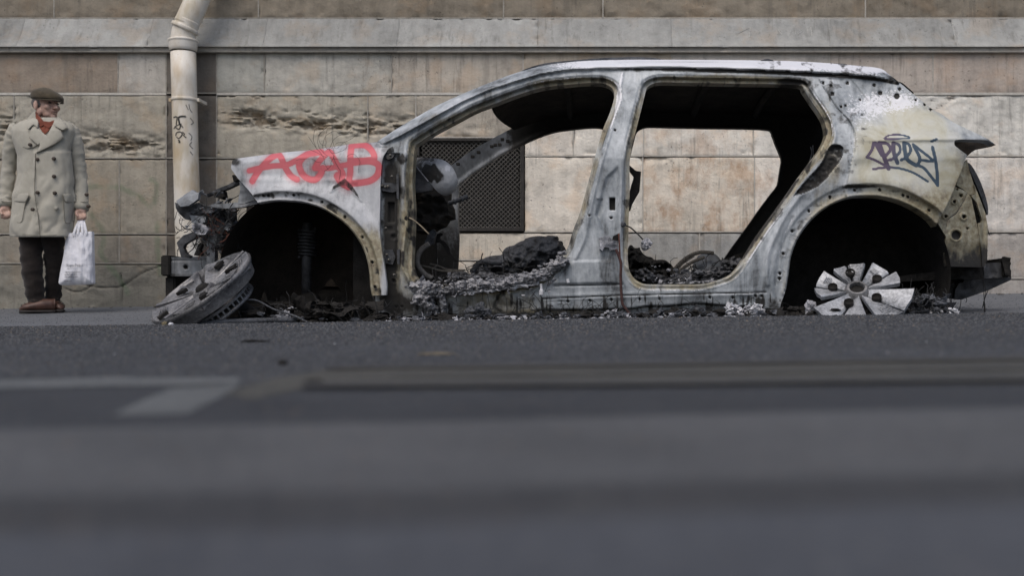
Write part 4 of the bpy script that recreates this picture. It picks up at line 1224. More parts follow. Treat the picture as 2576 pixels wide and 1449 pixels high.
def wheelhouse(name, cx, cz, r, y0, y1, mat, a0=-8, a1=188, seg=40):
    v, f = [], []
    prof = [(r + 0.02, y0), (r + 0.015, y0 + (y1 - y0) * 0.4), (r, y0 + (y1 - y0) * 0.75), (r * 0.9, y1 - 0.05), (r * 0.75, y1), (0.0, y1 + 0.005)]
    for i in range(seg + 1):
        a = math.radians(a0 + (a1 - a0) * i / seg)
        for rr, y in prof:
            v.append((cx + rr * math.cos(a), y, cz + rr * math.sin(a)))
    n = len(prof)
    f = [(i * n + k, i * n + k + 1, (i + 1) * n + k + 1, (i + 1) * n + k) for i in range(seg) for k in range(n - 1)]
    o = raw(name, v, f, mat, car)
    return o
cF = P(775, 692, 5.25); wheelhouse('wheelhouse', cF.x - 0.02, cF.z + 0.0, 0.395, 5.26, 5.78, M_SOOTBROWN, -52, 232)
cR = P(2172, 690, 5.25); wheelhouse('wheelhouse', cR.x, cR.z, 0.41, 5.27, 5.85, M_SOOT, -52, 232)
# strut and hub carrier in the front arch
b0, b1 = P(773, 560, 5.6), P(771, 752, 5.6)
tube('strut', [b0, b1], 0.026, M_DARKSTEEL, car, 16, 0)
tube('strut_spring', [P(773 + 22 * math.cos(t * 1.2), 575 + t * 1.6, 5.6) + Vector((0, 0.04 * math.sin(t * 1.2), 0)) for t in range(0, 46)], 0.007, M_DARKSTEEL, car, 5, 0)
tube('lower_arm', [P(640, 775, 5.45), P(720, 768, 5.5), P(800, 772, 5.7)], 0.02, M_SOOT, car, 8)
plate('hub_carrier', curve([(755, 742), (790, 738), (800, 765), (785, 785), (755, 783), (748, 762)], 3), 5.52, 0.07, M_SOOT, car)

# ---- nose: beam, rails, lamp bracket, slam panel remains
YN = 5.55
box_part('bumper_beam', (404, 642), (427, 694), YN - 0.02, YN + 1.0, M_SOOT, 0.006)
rail_ = sheet('crash_box', np.array([(426, 647), (520, 645), (520, 694), (426, 695)]), (), YN, 2.5, 0.09, M_STEEL, car,
      lambda x, y: hole_r(x, y, [(468, 672, 5)], 0.02)[0] + 0.006 * np.exp(-((x - 441) / 2) ** 2) + 0.006 * np.exp(-((y - 655) / 2) ** 2), lambda x, y: {'soot': np.maximum(hole_r(x, y, [(468, 672, 5)])[1], 0.28 + 0.2 * (y > 688)), 'warm': 0 * x, 'white': 0.1 + 0 * x, 'spray': 0 * x, 'ink': 0 * x, 'inkmix': 0 * x})
def steelattr(s=0.25, w=0.1, wh=0.15):
    return lambda x, y: {'soot': s + 0 * x, 'warm': w + 0 * x, 'white': wh + 0 * x, 'spray': 0 * x, 'ink': 0 * x, 'inkmix': 0 * x}
def scrap(name, pts, Y, depth=0.02, mat=None, tilt=(0, 0), cr=0.012, seed=1, s=0.25, wh=0.15, parent=None, corner=True):
    pts = np.array(pts, float) if corner else curve(pts, 3)
    c = pts.mean(0)
    ext = (pts.max(0) - pts.min(0)).min()
    return sheet(name, pts, (), lambda x, y: Y + tilt[0] * (x - c[0]) + tilt[1] * (y - c[1]), max(1.8, min(5, ext / 6)), depth, mat or M_STEEL, parent or car,
                 lambda x, y: cr * 2 * (fbm(x / 16, y / 13, o=3, s=seed) - 0.5), steelattr(s, 0.05, wh))
scrap('radiator_support', R1((440, 575), (512, 600), (500, 690), (478, 780), (460, 900), (455, 1030), (395, 1050), (398, 830), (420, 790), (430, 700)), 5.50, 0.05, tilt=(0.0006, 0), s=0.18)
scrap('lamp_bracket', R1((165, 535), (240, 480), (292, 447), (310, 470), (338, 470), (332, 520), (262, 570), (200, 578)), 5.42, 0.03, tilt=(0, -0.0022), s=0.0, wh=0.22, seed=5)
scrap('lamp_bracket', R1((158, 545), (215, 560), (262, 572), (335, 545), (372, 570), (386, 615), (345, 640), (275, 632), (268, 680), (235, 672), (190, 632), (165, 590)), 5.45, 0.09, M_DARKSTEEL, (0, 0.0004), 0.02, 9, 0.6, 0)
scrap('lamp_bracket', R1((268, 640), (388, 650), (390, 690), (355, 705), (285, 700)), 5.43, 0.04, s=0.1, wh=0.3)
scrap('melted_lamp', R1((285, 715), (340, 700), (395, 722), (410, 755), (385, 788), (330, 790), (292, 760)), 5.41, 0.05, M_ASH, (0, 0), 0.03, 4)
scrap('bracket_arm', R1((300, 765), (345, 790), (300, 820), (245, 850), (215, 880), (240, 930), (275, 950), (258, 965), (205, 960), (185, 890), (170, 850), (215, 800)), 5.46, 0.04, M_DARKSTEEL, (0, 0), 0.01, 12, 0.5, 0)
scrap('bracket_arm', R1((300, 945), (320, 900), (328, 870), (350, 850), (362, 870), (345, 905), (365, 940), (340, 950)), 5.47, 0.03, M_SOOT, (0, 0), 0.01, 13)
tube('wire', [P(*q, 5.45) for q in R1((318, 780), (320, 840), (300, 890), (255, 930), (235, 955))], 0.0025, M_BLACK, car, 5)
scrap('upper_rail', R1((375, 490), (430, 470), (470, 445), (560, 410), (640, 368), (642, 400), (560, 440), (500, 462), (480, 500), (440, 480), (395, 502)), 5.48, 0.04, M_DARKSTEEL, (0, 0), 0.01, 14)
scrap('upper_rail', R1((455, 470), (520, 455), (528, 500), (505, 520), (455, 505)), 5.47, 0.06, M_SOOT, (0, 0), 0.01, 15)
scrap('rail_stay', R1((588, 340), (608, 335), (615, 360), (640, 372), (600, 388)), 5.45, 0.03, M_SOOT)
scrap('cross_rail', R1((405, 572), (450, 555), (560, 552), (660, 540), (790, 528), (792, 552), (680, 580), (560, 590), (480, 588)), 5.40, 0.035, M_STEEL, (0, 0), 0.006, 16, 0.42, 0)
scrap('wing_bracket', R1((645, 385), (690, 430), (722, 470), (760, 525), (690, 550), (632, 560), (640, 500), (650, 450)), 5.33, 0.02, M_STEEL, (0, 0), 0.008, 17, 0.15, 0.15)
scrap('radiator', R1((510, 600), (560, 600), (590, 640), (590, 880), (560, 940), (505, 950), (480, 870), (505, 760)), 5.66, 0.08, M_SOOT, (0, 0), 0.03, 18)
mb = MB()
for k in range(9):
    c = P(*R1((505 - k * 1.5, 775 + k * 12))[0], 5.48)
    mb.box((c.x - 0.016, 5.47, c.z - 0.002), (c.x + 0.016, 5.54, c.z + 0.002))
mb.build('cooler_fins', M_DARKSTEEL, car)
for pts, r, mt in (([(440, 655), (480, 680), (540, 715), (572, 735)], 0.003, M_COPPER), ([(445, 640), (500, 690), (560, 740)], 0.0025, M_COPPER), ([(395, 620), (405, 690), (390, 750), (405, 800)], 0.004, M_BLACK),
                   ([(420, 600), (405, 660), (430, 700)], 0.003, M_BLACK), ([(560, 600), (600, 620), (640, 600)], 0.004, M_BLACK), ([(530, 620), (560, 660), (590, 720)], 0.005, M_BLACK), ([(600, 560), (640, 590), (620, 620)], 0.003, M_COPPER)):
    tube('wire', [P(*q, 5.46) for q in R1(*pts)], r, mt, car, 5)
for i in range(26):
    a = R1((random.uniform(500, 600), random.uniform(590, 900)))[0]
    p, f = lump(P(a[0], a[1], random.uniform(5.5, 5.62)), [random.uniform(.012, .035)] * 3, 0.5, i, 2)
    raw('melted_scrap', p, f, random.choice([M_SOOT, M_CHAR, M_DARKSTEEL]), car, False)
box_part('lower_beam', (415, 694), (440, 775), YN + 0.02, YN + 0.9, M_SOOT, 0.008)
# ---- rear lamp mounting, corner panels, crash structure
def rattr(x, y):
    s = np.clip((y + 50 * (fbm(x / 16, y / 22, o=4, s=3) - .5) - 585) / 95, 0, 1)
    seam_or_shadow = pdist(x, y, curve(R4((2150, 372), (2130, 420), (2085, 495), (2060, 530), (2005, 570), (1985, 640)), 4, False), False, 20)
    s = np.maximum(s, 0.75 * np.exp(-(seam_or_shadow / 2) ** 2))
    _, hd = hole_r(x, y, LB)
    s = np.maximum(s, hd * 0.95)
    s = np.maximum(s, 0.5 * fbm(x / 18, y / 18, s=6) * sm(540, 600, y))
    return {'soot': np.clip(s, 0, 1), 'warm': 1.0 - 0.3 * fbm(x / 14, y / 14, s=5), 'white': 0.12 * (y < 520) + 0 * x, 'spray': 0 * x, 'ink': 0 * x, 'inkmix': 0 * x}
LB = R4((2065, 690, 12), (2125, 550, 5), (1987, 548, 4), (2102, 390, 4)) + R4((2075, 345, 2.5), (2150, 640, 2.5))
LAMP = np.array(R4((2055, 322), (2110, 345), (2150, 368), (2178, 400), (2200, 500), (2225, 620), (2250, 780), (2264, 932), (1982, 926), (1975, 770), (1990, 700), (1965, 662), (1928, 600), (1950, 540), (2000, 440)))
lamp_hole = np.array([(R4((2055, 435))[0][0] + 5 * math.cos(a), R4((2055, 435))[0][1] + 5 * math.sin(a)) for a in np.linspace(0, 2 * math.pi, 14)[:-1]])
def lrel(x, y):
    h, _ = hole_r(x, y, LB, 0.03)
    r = h
    for q in R4((2065, 690, 19), (2125, 550, 11), (1987, 548, 9), (2055, 435, 10)):
        rr = np.hypot(x - q[0], y - q[1])
        r = r - 0.012 * (1 - sm(q[2] * 0.75, q[2], rr))
    seam_or_shadow = pdist(x, y, curve(R4((2150, 372), (2130, 420), (2085, 495), (2060, 530), (2005, 570), (1985, 640)), 4, False), False, 20)
    r = r + 0.008 * np.exp(-(seam_or_shadow / 1.8) ** 2) + 0.006 * (fbm(x / 20, y / 20, s=9) - .5) + 0.02 * sm(600, 640, y)
    return r
sheet('lamp_mount', LAMP, (lamp_hole,), lambda x, y: 5.33 + 0.0012 * (x - 2400), 2.6, 0.02, M_BODY, car, lrel, rattr)
def wattr(s, w, wh=0.1):
    return lambda x, y: {'soot': s(x, y) if callable(s) else s + 0 * x, 'warm': w + 0 * x, 'white': wh + 0 * x, 'spray': 0 * x, 'ink': 0 * x, 'inkmix': 0 * x}
sheet('corner_panel', np.array(R4((2068, 310), (2110, 165), (2148, 118), (2165, 200), (2195, 290), (2215, 375), (2170, 385), (2120, 345))), (), lambda x, y: 5.37 + 0.001 * (x - 2420), 2.6, 0.02, M_BODY, car, lambda x, y: 0.006 * (fbm(x / 14, y / 20, s=4) - .5), wattr(0.12, 0.75, 0.2))
sheet('corner_panel', np.array(R4((2200, 300), (2240, 400), (2285, 520), (2304, 620), (2304, 760), (2294, 880), (2288, 918), (2264, 930), (2255, 800), (2232, 640), (2230, 600), (2262, 590), (2258, 560), (2220, 440), (2175, 388), (2212, 380))), (), lambda x, y: 5.42 + 0.0016 * (x - 2470), 2.6, 0.02, M_BODY, car, lambda x, y: 0.012 * (fbm(x / 9, y / 26, s=14) - .5) + 0.006 * np.sin(x / 3.0), wattr(lambda x, y: 0.25 + 0.6 * sm(590, 660, y), 1.0))
scrap('corner_cavity', R4((2160, 365), (2205, 392), (2265, 590), (2232, 602), (2190, 450)), 5.47, 0.03, M_SOOT)
plate('tailgate_edge', curve(R4((2158, 140), (2200, 190), (2255, 300), (2297, 430), (2308, 510), (2302, 545), (2290, 500), (2250, 390), (2200, 270), (2162, 180)), 3), 5.62, 0.30, M_DARKSTEEL, car)
scrap('valance', R4((1960, 900), (1990, 885), (2020, 915), (2060, 905), (2100, 925), (2140, 915), (2190, 930), (2265, 928), (2275, 1020), (2010, 1022), (1640, 1042), (1560, 1035), (1700, 990), (1960, 960)), 5.50, 0.25, M_SOOT, (0, 0), 0.02, 5)
scrap('crash_box', R4((2272, 905), (2330, 898), (2418, 893), (2418, 1010), (2278, 1016)), 5.62, 0.10, M_DARKSTEEL, (0, 0), 0.008, 6)
box_part('bumper_beam', R4((2418, 862))[0], R4((2478, 1008))[0], 5.60, 6.6, M_SOOT, 0.008)
scrap('beam_flange', R4((2410, 880), (2425, 850), (2482, 862), (2470, 880), (2482, 905), (2466, 930), (2482, 960), (2480, 1008), (2462, 985), (2440, 1000), (2425, 930)), 5.585, 0.02, M_SOOT, (0, 0), 0.01, 6)
scrap('rear_member', R4((2100, 1030), (2280, 1012), (2482, 1005), (2480, 1028), (2310, 1106), (2110, 1176), (2052, 1166), (2060, 1100)), 5.66, 0.10, M_DARKSTEEL, (0, 0.0005), 0.01, 7, 0.5, 0)
scrap('rear_member', R4((1945, 1058), (2092, 1055), (2062, 1162), (1945, 1160)), 5.70, 0.08, M_DARKSTEEL, (0, 0), 0.006, 8, 0.5, 0)
scrap('rear_member', R4((1860, 1030), (1948, 1040), (1946, 1205), (1885, 1195), (1870, 1120)), 5.64, 0.08, M_SOOT, (0, 0), 0.01, 9)
for pts in ([(2095, 1165), (2102, 1190), (2090, 1255)], [(2030, 1160), (2028, 1185), (2034, 1210)], [(2140, 1160), (2146, 1180), (2138, 1200)], [(2272, 1000), (2275, 1100), (2278, 1270)], [(2310, 1100), (2285, 1160), (2270, 1220)], [(2290, 560), (2302, 640), (2318, 690)], [(2300, 800), (2296, 870), (2300, 930)], [(2018, 1165), (2022, 1200)], [(2274, 1040), (2290, 1120), (2262, 1240)]):
    tube('hanging_strand', [P(*q, 5.6) for q in R4(*pts)], 0.0022, M_BLACK, car, 4)
tube('hanging_strand', [P(*q, 5.58) for q in R4((2275, 1190), (2280, 1230), (2281, 1270))], 0.005, M_BLACK, car, 5)

# ---- hinges, checks, strikers
def bolt(px, py, Y, r=4.0, mat=None):
    c = P(px, py, Y); rr = r * Y / F
    v, f = lathe([(0, -0.010), (rr * .55, -0.010), (rr * .6, -0.004), (rr, -0.003), (rr, 0.004)], 12, Matrix.Translation(c) @ Matrix.Rotation(math.radians(-90), 4, 'X'))
    return raw('bolt', [(q[0], 2 * Y - q[1], q[2]) if False else q for q in v], f, mat or M_BOLT, car)
YH_ = 5.225
scrap('door_hinge', R1((1716, 396), (1835, 400), (1840, 455), (1800, 470), (1716, 455)), YH_ - 0.02, 0.03, M_DARKSTEEL, (0, 0), 0.006, 3)
scrap('door_hinge', R1((1738, 905), (1800, 900), (1822, 960), (1800, 1015), (1742, 1005)), YH_ - 0.018, 0.03, M_DARKSTEEL, (0, 0), 0.006, 4)
scrap('hinge_pin', R1((1828, 332), (1846, 330), (1848, 520), (1832, 515)), YH_ - 0.03, 0.02, M_DARKSTEEL, (0, 0), 0.003, 5)
scrap('hinge_pin', R1((1832, 902), (1855, 900), (1854, 1015), (1836, 1012)), YH_ - 0.03, 0.02, M_DARKSTEEL, (0, 0), 0.003, 6)
for q in R1((1724, 420), (1748, 428), (1768, 424), (1757, 940), (1772, 980), (1750, 740), (1812, 1092), (1784, 190), (1795, 350)): bolt(*q, YH_ - 0.028, 3.6)
scrap('wing_stay', R1((1738, 205), (1760, 150), (1800, 120), (1818, 180), (1800, 210), (1770, 222)), YH_ - 0.015, 0.02, M_STEEL, s=0.55)
tube('door_check', [P(*q, 5.2) for q in R1((1905, 660), (1945, 670), (2010, 720), (2075, 785))], 0.0035, simple('tan_cable', (0.14, 0.11, 0.075), (0.30, 0.25, 0.18), 60, 0.8), car, 6)
p, f = lump(P(*R1((1908, 664))[0], 5.2), [0.012, 0.012, 0.016], 0.4, 3, 2); raw('check_stop', p, f, M_SOOT, car, False)
# door latch remains on the centre pillar
YB = 5.255
scrap('striker', R2((1893, 870), (1925, 855), (1942, 890), (1938, 960), (1915, 966), (1900, 930)), YB, 0.02, M_OXIDE, (0, 0), 0.01, 8)
bolt(*R2((1912, 885))[0], YB - 0.012, 4)
scrap('melted_latch', R2((1930, 880), (1960, 842), (2000, 828), (2020, 880), (2040, 930), (2030, 975), (2008, 960), (2012, 1040), (1990, 1000), (1975, 960), (1945, 950)), YB - 0.01, 0.025, M_ASH, (0, 0), 0.03, 9)
scrap('melted_latch', R5((1160, 505), (1200, 490), (1240, 487), (1262, 520), (1300, 525), (1302, 585), (1255, 595), (1245, 605), (1236, 575), (1200, 570), (1190, 603), (1182, 575), (1166, 588), (1172, 545)), 5.17, 0.04, M_ASH, (0, 0), 0.03, 10)
scrap('latch_bracket', R5((1270, 490), (1318, 465), (1320, 505), (1300, 525), (1262, 520)), 5.18, 0.03, M_SOOT)
tube('wire', [P(*q, 5.165) for q in R5((1290, 590), (1312, 640), (1328, 700), (1326, 790), (1330, 900), (1340, 1000), (1370, 1045), (1415, 1105))], 0.007, simple('red_brown_loom', (0.018, 0.012, 0.011), (0.09, 0.04, 0.036), 50, 0.85), car, 7)
tube('wire', [P(*q, 5.17) for q in R5((1312, 470), (1318, 560), (1322, 660))], 0.004, M_COPPER, car, 5)
tube('door_check', [P(*q, 5.22) for q in R5((1345, 402), (1400, 425), (1450, 470), (1495, 515))], 0.0035, M_BLACK, car, 6)
p, f = lump(P(*R5((1345, 402))[0], 5.2), [0.014, 0.012, 0.014], 0.5, 4, 2); raw('check_stop', p, f, M_CHAR, car, False)
p, f = lump(P(*R5((1518, 552))[0], 5.25), [0.026, 0.025, 0.030], 0.6, 5, 3); raw('check_block', p, f, M_ASH, car, False)
scrap('belt_reel_bracket', R2((2064, 910), (2082, 925), (2112, 952), (2152, 958), (2140, 1110), (2085, 1205), (2062, 1290), (2060, 1130), (2078, 1060), (2098, 1000), (2066, 958)), 5.42, 0.02, M_SOOT, (0, 0), 0.004, 3)
for pts in ([(2968 - 2000, 770), (975, 820), (960, 880)], [(985, 760), (988, 830), (996, 860)]):
    tube('wire', [P(*q, 5.9) for q in R3(*pts)], 0.003, M_ASH, car, 4)

# ---- dash, column and pedals
YD = 6.0
def dome(name, pts, Y0, cx, cy, rx, ry, bulge, mat, attrs, depth=0.02):
    return sheet(name, curve(pts, 4), (), lambda x, y: Y0 - bulge * np.sqrt(np.clip(1 - ((x - cx) / rx) ** 2 - ((y - cy) / ry) ** 2, 0, 1)), 2.4, depth, mat, car, lambda x, y: 0.006 * (fbm(x / 9, y / 9, s=3) - .5), attrs)
dome('instrument_cowl', R1((1952, 222), (2000, 206), (2070, 208), (2180, 225), (2245, 272), (2282, 345), (2292, 400), (2265, 455), (2205, 492), (2150, 472), (2105, 425), (2040, 350)), 5.55, 1098, 440, 66, 56, 0.12, M_WING,
     lambda x, y: {'soot': np.clip(0.62 * sm(1112, 1070, x + 0.5 * (y - 430)) + 0.75 * (1 - sm(.5, 1.3, np.hypot((x - 1092) / 32, (y - 440) / 24) + 0.9 * (fbm(x / 12, y / 12, o=3, s=5) - .5))) + 0.25 * sm(460, 478, y) * (x < 1120), 0, 1), 'warm': 0 * x, 'cream': 0 * x, 'white': np.clip(0.7 * np.exp(-((x - 1126) / 12) ** 2 - ((y - 422) / 13) ** 2) + 0.35 * np.exp(-((x - 1118) / 18) ** 2 - ((y - 466) / 14) ** 2), 0, 1), 'spray': 0 * x, 'ink': 0 * x, 'inkmix': 0 * x})
scrap('cowl_bracket', R1((1952, 238), (2000, 300), (2066, 380), (2105, 425), (2098, 452), (2000, 470), (1950, 470)), 5.42, 0.02, M_DARKSTEEL, (0, 0), 0.006, 2, 0.4, 0.1)
tube('cowl_wire', [P(*q, 5.40) for q in R1((1954, 242), (2000, 300), (2070, 386))], 0.003, M_ASH, car, 4)
scrap('column_housing', R1((1955, 470), (2080, 480), (2140, 475), (2190, 510), (2215, 560), (2222, 640), (2180, 650), (2150, 700), (2100, 720), (2040, 760), (1955, 760)), 5.60, 0.30, M_SOOT, (0, 0), 0.05, 6)
tube('steering_shaft', [P(*q, 5.7) for q in R1((2180, 572), (2250, 545), (2310, 525), (2368, 500))], [0.013, 0.012, 0.011, 0.012], M_CHAR, car, 10, 0)
for q in R1((2325, 518), (2352, 508), (2268, 540)):
    c = P(*q, 5.7); v, f = lathe([(0.009, -0.006), (0.016, -0.005), (0.016, 0.005), (0.009, 0.006)], 12, Matrix.Translation(c) @ Matrix.Rotation(math.radians(68), 4, 'Y')); raw('shaft_collar', v, f, M_CHAR, car)
scrap('pedal_bracket', R1((2128, 790), (2160, 772), (2178, 780), (2174, 795), (2150, 805), (2165, 830), (2190, 838), (2228, 888), (2222, 900), (2245, 940), (2270, 968), (2305, 992), (2262, 996), (2230, 955), (2200, 910), (2165, 850), (2130, 850)), 5.75, 0.02, M_SOOT, (0, 0), 0.008, 6)
scrap('pedal_box', R1((2075, 765), (2110, 745), (2128, 770), (2105, 860), (2050, 880), (2040, 855)), 5.66, 0.05, M_CHAR, (0, 0), 0.01, 6)
tube('hose', [P(*q, 5.5) for q in R1((2078, 858), (2015, 905), (1988, 970), (1995, 1030), (2040, 1085), (2100, 1120))], 0.014, simple('scorched_hose', (0.06, 0.058, 0.055), (0.17, 0.16, 0.15), 30, 0.9), car, 10)
def conduit(name, pts, r, mat, Y):
    path = smooth_path([P(*q, Y) for q in pts], 14)
    rr = [r * (1.0 + 0.18 * (i % 2)) for i in range(len(path))]
    v, f = tube_mesh(path, rr, 8)
    return raw(name, v, f, mat, car)
M_COND = simple('burnt_conduit', (0.035, 0.032, 0.028), (0.14, 0.125, 0.105), 40, 0.85)
conduit('conduit', R1((2012, 1022), (2090, 1042), (2160, 1062), (2230, 1068), (2330, 1072)), 0.007, M_COND, 5.7)
conduit('conduit', R1((2080, 1010), (2150, 1028), (2220, 1055), (2340, 1060)), 0.006, M_COND, 5.75)

# ---- charred seats and what is left in the cabin
def heap(name, outline, Y, rx_depth, mat, seed, amp=0.06, freq=26, cells=True, ridge=0.0):
    o = curve(outline, 4)
    c = o.mean(0)
    def rel(x, y):
        d = pdist(x, y, o, True, 60)
        r = -rx_depth * np.sqrt(np.clip(1 - (1 - np.clip(d / 45, 0, 1)) ** 2, 0, 1))
        r = r + amp * (fbm(x / freq, y / freq, o=5, s=seed) - 0.5) * 2
        if cells:
            k = np.floor(x / 22 + 0.8 * fbm(x / 30, y / 30, s=seed)) * 7.13 + np.floor(y / 19 + 0.9 * fbm(x / 30, y / 30, s=seed + 2)) * 3.7
            r = r + 0.035 * (np.modf(np.abs(np.sin(k) * 431.7))[0] - 0.5)
        return r
    return sheet(name, o, (), Y, 2.6, 0.25, mat, car, rel, None)
heap('seat', R5((215, 772), (262, 700), (300, 655, 1), (345, 640), (432, 632, 1), (440, 600), (470, 572), (520, 560, 1), (560, 535), (602, 520, 1), (615, 505), (700, 488), (770, 495, 1), (775, 485), (850, 490, 1), (845, 515), (885, 530, 1), (880, 545), (905, 575), (900, 600), (890, 650), (870, 720), (700, 770), (400, 800)), 6.3, 0.16, M_CHAR, 3, 0.05, 14)
tube('seat_frame', [P(*q, 6.0) for q in R5((200, 770), (240, 715), (285, 682), (360, 690), (430, 690))], 0.016, M_CHAR, car, 8)
tube('seat_frame', [P(*q, 6.02) for q in R5((300, 690), (315, 740), (340, 780))], 0.014, M_CHAR, car, 8)
heap('rear_seat', R5((1386, 590), (1415, 560, 1), (1430, 580), (1470, 575, 1), (1485, 610), (1520, 640), (1560, 650), (1585, 670), (1650, 668), (1690, 690), (1720, 720), (1730, 770), (1790, 780), (1900, 770), (2100, 780), (2160, 800), (2160, 900), (1380, 900)), 5.75, 0.12, M_SOOT, 13, 0.13, 12)
dome('spring_pan', R5((1880, 740), (1900, 660), (1930, 628), (2000, 618), (2050, 632), (2095, 690), (2115, 740)), 6.2, 1785, 676, 46, 44, 0.16, M_STEEL, steelattr(0.32, 0.2, 0.15))
for pts, r in (([(1690, 800), (1740, 730), (1830, 650), (1930, 612), (2030, 620)], 0.010), ([(1740, 780), (1800, 730), (1880, 680), (1960, 650)], 0.008), ([(1720, 790), (1790, 700), (1880, 640)], 0.006)):
    conduit('conduit', R5(*pts), r, M_COND, 6.0)
def rubble(name, n, mat, box, size, seed, parent=None, sub=2, amp=0.7, flat=1.0, zfun=None):
    """loose burnt pieces nobody could count, one mesh; box is (px0, px1, py0, py1, Y0, Y1)"""
    rr = random.Random(seed)
    mb = MB()
    for i in range(n):
        px, py, Y = rr.uniform(box[0], box[1]), rr.uniform(box[2], box[3]), rr.uniform(box[4], box[5])
        c = P(px, py, Y)
        s = rr.uniform(*size) * (0.4 + 0.6 * rr.random())
        if zfun:
            c.z = float(ground(c.x, c.y)) + s * 0.35 * flat + rr.random() ** 2 * zfun
        p, f = lump(c, [s * rr.uniform(.7, 1.5), s * rr.uniform(.7, 1.3), s * flat * rr.uniform(.6, 1.1)], amp, seed * 91 + i, sub, 2.2, 3)
        mb.add(p, f)
    o = mb.build(name, mat, parent, False)
    tag(o, kind='stuff')
    return o
def strands(name, n, mat, box, L, r, seed, parent=None, up=0.6, zfun=None):
    rr = random.Random(seed)
    mb = MB()
    for i in range(n):
        p = P(rr.uniform(box[0], box[1]), rr.uniform(box[2], box[3]), rr.uniform(box[4], box[5]))
        if zfun: p.z = float(ground(p.x, p.y)) + 0.004 + rr.random() * zfun
        d = Vector((rr.gauss(0, 1), rr.gauss(0, .5), rr.gauss(0, up)))
        q = [p]
        for k in range(5):
            d = d.normalized() + Vector((rr.gauss(0, .5), rr.gauss(0, .4), rr.gauss(0, .5)))
            q.append(q[-1] + d.normalized() * L / 5)
            if zfun: q[-1].z = max(q[-1].z, float(ground(q[-1].x, q[-1].y)) + 0.002)
        mb.tube(q, r * rr.uniform(.6, 1.3), 4)
    o = mb.build(name, mat, parent)
    tag(o, kind='stuff')
    return o
rubble('cabin_ash', 40, M_ASH, (1600, 1850, 702, 720, 5.3, 5.5), (0.004, 0.011), 3, car)
rubble('cabin_char', 50, M_CHAR, (1590, 1860, 680, 716, 5.35, 6.2), (0.006, 0.02), 4, car)
rubble('cabin_ash', 24, M_CHAR, (1815, 1885, 655, 690, 5.4, 5.8), (0.006, 0.018), 5, car)
rubble('cabin_ash', 16, M_ASH, (1600, 1700, 665, 712, 5.45, 5.6), (0.004, 0.012), 6, car)
rubble('cabin_char', 60, M_CHAR, (1120, 1420, 690, 724, 5.35, 6.3), (0.006, 0.02), 7, car)
rubble('cabin_ash', 40, M_ASH, (1130, 1400, 692, 724, 5.4, 6.0), (0.008, 0.02), 8, car)
strands('cabin_wire', 50, M_BLACK, (1120, 1400, 670, 720, 5.4, 6.2), 0.16, 0.0022, 9, car)
strands('cabin_wire', 40, M_BLACK, (1600, 1850, 670, 715, 5.4, 6.0), 0.12, 0.002, 10, car)
# melted door skin along the front sill, a rough grey roll
rid = smooth_path([P(*q, 5.23) for q in [(1042, 724), (1085, 730), (1119, 730), (1186, 722), (1252, 714), (1319, 702), (1369, 688), (1395, 668), (1425, 656)]], 12)
def ragged(poly, amp, seed, sc=9.0):
    q = []
    n = len(poly)
    for i in range(n):
        a, b = poly[i], poly[(i + 1) % n]
        m = max(1, int(np.hypot(*(b - a)) / 3))
        for k in range(m):
            q.append(a + (b - a) * k / m)
    q = np.array(q)
    ox = fbm(q[:, 0] / sc, q[:, 1] / sc, o=3, s=seed) - .5; oy = fbm(q[:, 0] / sc + 40, q[:, 1] / sc, o=3, s=seed + 3) - .5
    return q + amp * 2 * np.stack([ox, oy], 1)
def melt(name, outline, Y, mat, seed, amp=12, bulge=0.05, rough=0.05, parent=None, sx=26, sy=9):
    o = ragged(np.array(outline, float), amp, seed)
    def rel(x, y):
        d = pdist(x, y, o, True, 40)
        rdg = np.abs(fbm(x / sx, y / sy, o=5, s=seed + 1) - .5) * 2
        return -bulge * (1 - np.exp(-d / 7)) + rough * (rdg - 0.35) + rough * 1.2 * (fbm(x / 8, y / 6, o=4, s=seed + 7) - .5)
    return sheet(name, o, (), Y, 1.8, 0.05, mat, parent or car, rel)
def melt_mat(name='melted_alloy_ash', k=1.0, lo=0.40):
    t = NT(name)
    n1 = t.noise(30, 8, 0.7); n2 = t.noise(11, 6, 0.65); n3 = t.noise(160, 3, 0.6)
    c = t.ramp(t.math('MULTIPLY_ADD', n3, 0.25, t.math('MULTIPLY_ADD', n1, 0.45, t.math('MULTIPLY', n2, 0.4))), [(lo, (0.025, 0.025, 0.027)), (lo + .1, (0.16 * k, 0.162 * k, 0.175 * k)), (lo + .2, (0.34 * k, 0.335 * k, 0.345 * k)), (lo + .3, (0.56 * k, 0.55 * k, 0.54 * k))])
    bp = t.bump(n1, 0.8, 0.01); bp = t.bump(n3, 0.5, 0.003, bp)
    return t.out(c, 0.75, 0.1, bp, 0.4)
M_MELT = melt_mat()
M_MELTD = melt_mat('charred_melt', 0.55, 0.50)
melt('melted_sill', [(1052, 716), (1119, 722), (1186, 712), (1252, 703), (1319, 690), (1369, 676), (1395, 655), (1430, 648), (1434, 660), (1405, 676), (1380, 698), (1330, 716), (1260, 727), (1190, 736), (1119, 742), (1056, 740)], 5.19, M_MELT, 41, 7)
melt('melted_sill', [(1110, 716), (1190, 706), (1280, 696), (1340, 686), (1390, 664), (1400, 672), (1340, 700), (1250, 716), (1130, 726)], 5.26, M_MELT, 47, 9, 0.03)
melt('melted_sill', [(1120, 735), (1250, 722), (1360, 700), (1382, 690), (1376, 706), (1300, 726), (1180, 742)], 5.175, M_WASH, 48, 9, 0.02, 0.03)
melt('melted_skin', [(1032, 712), (1062, 704), (1100, 716), (1112, 735), (1090, 752), (1098, 775), (1112, 795), (1080, 790), (1052, 772), (1030, 762), (1045, 742), (1028, 728)], 5.165, M_MELT, 43, 9, 0.04, 0.05, None, 12, 14)
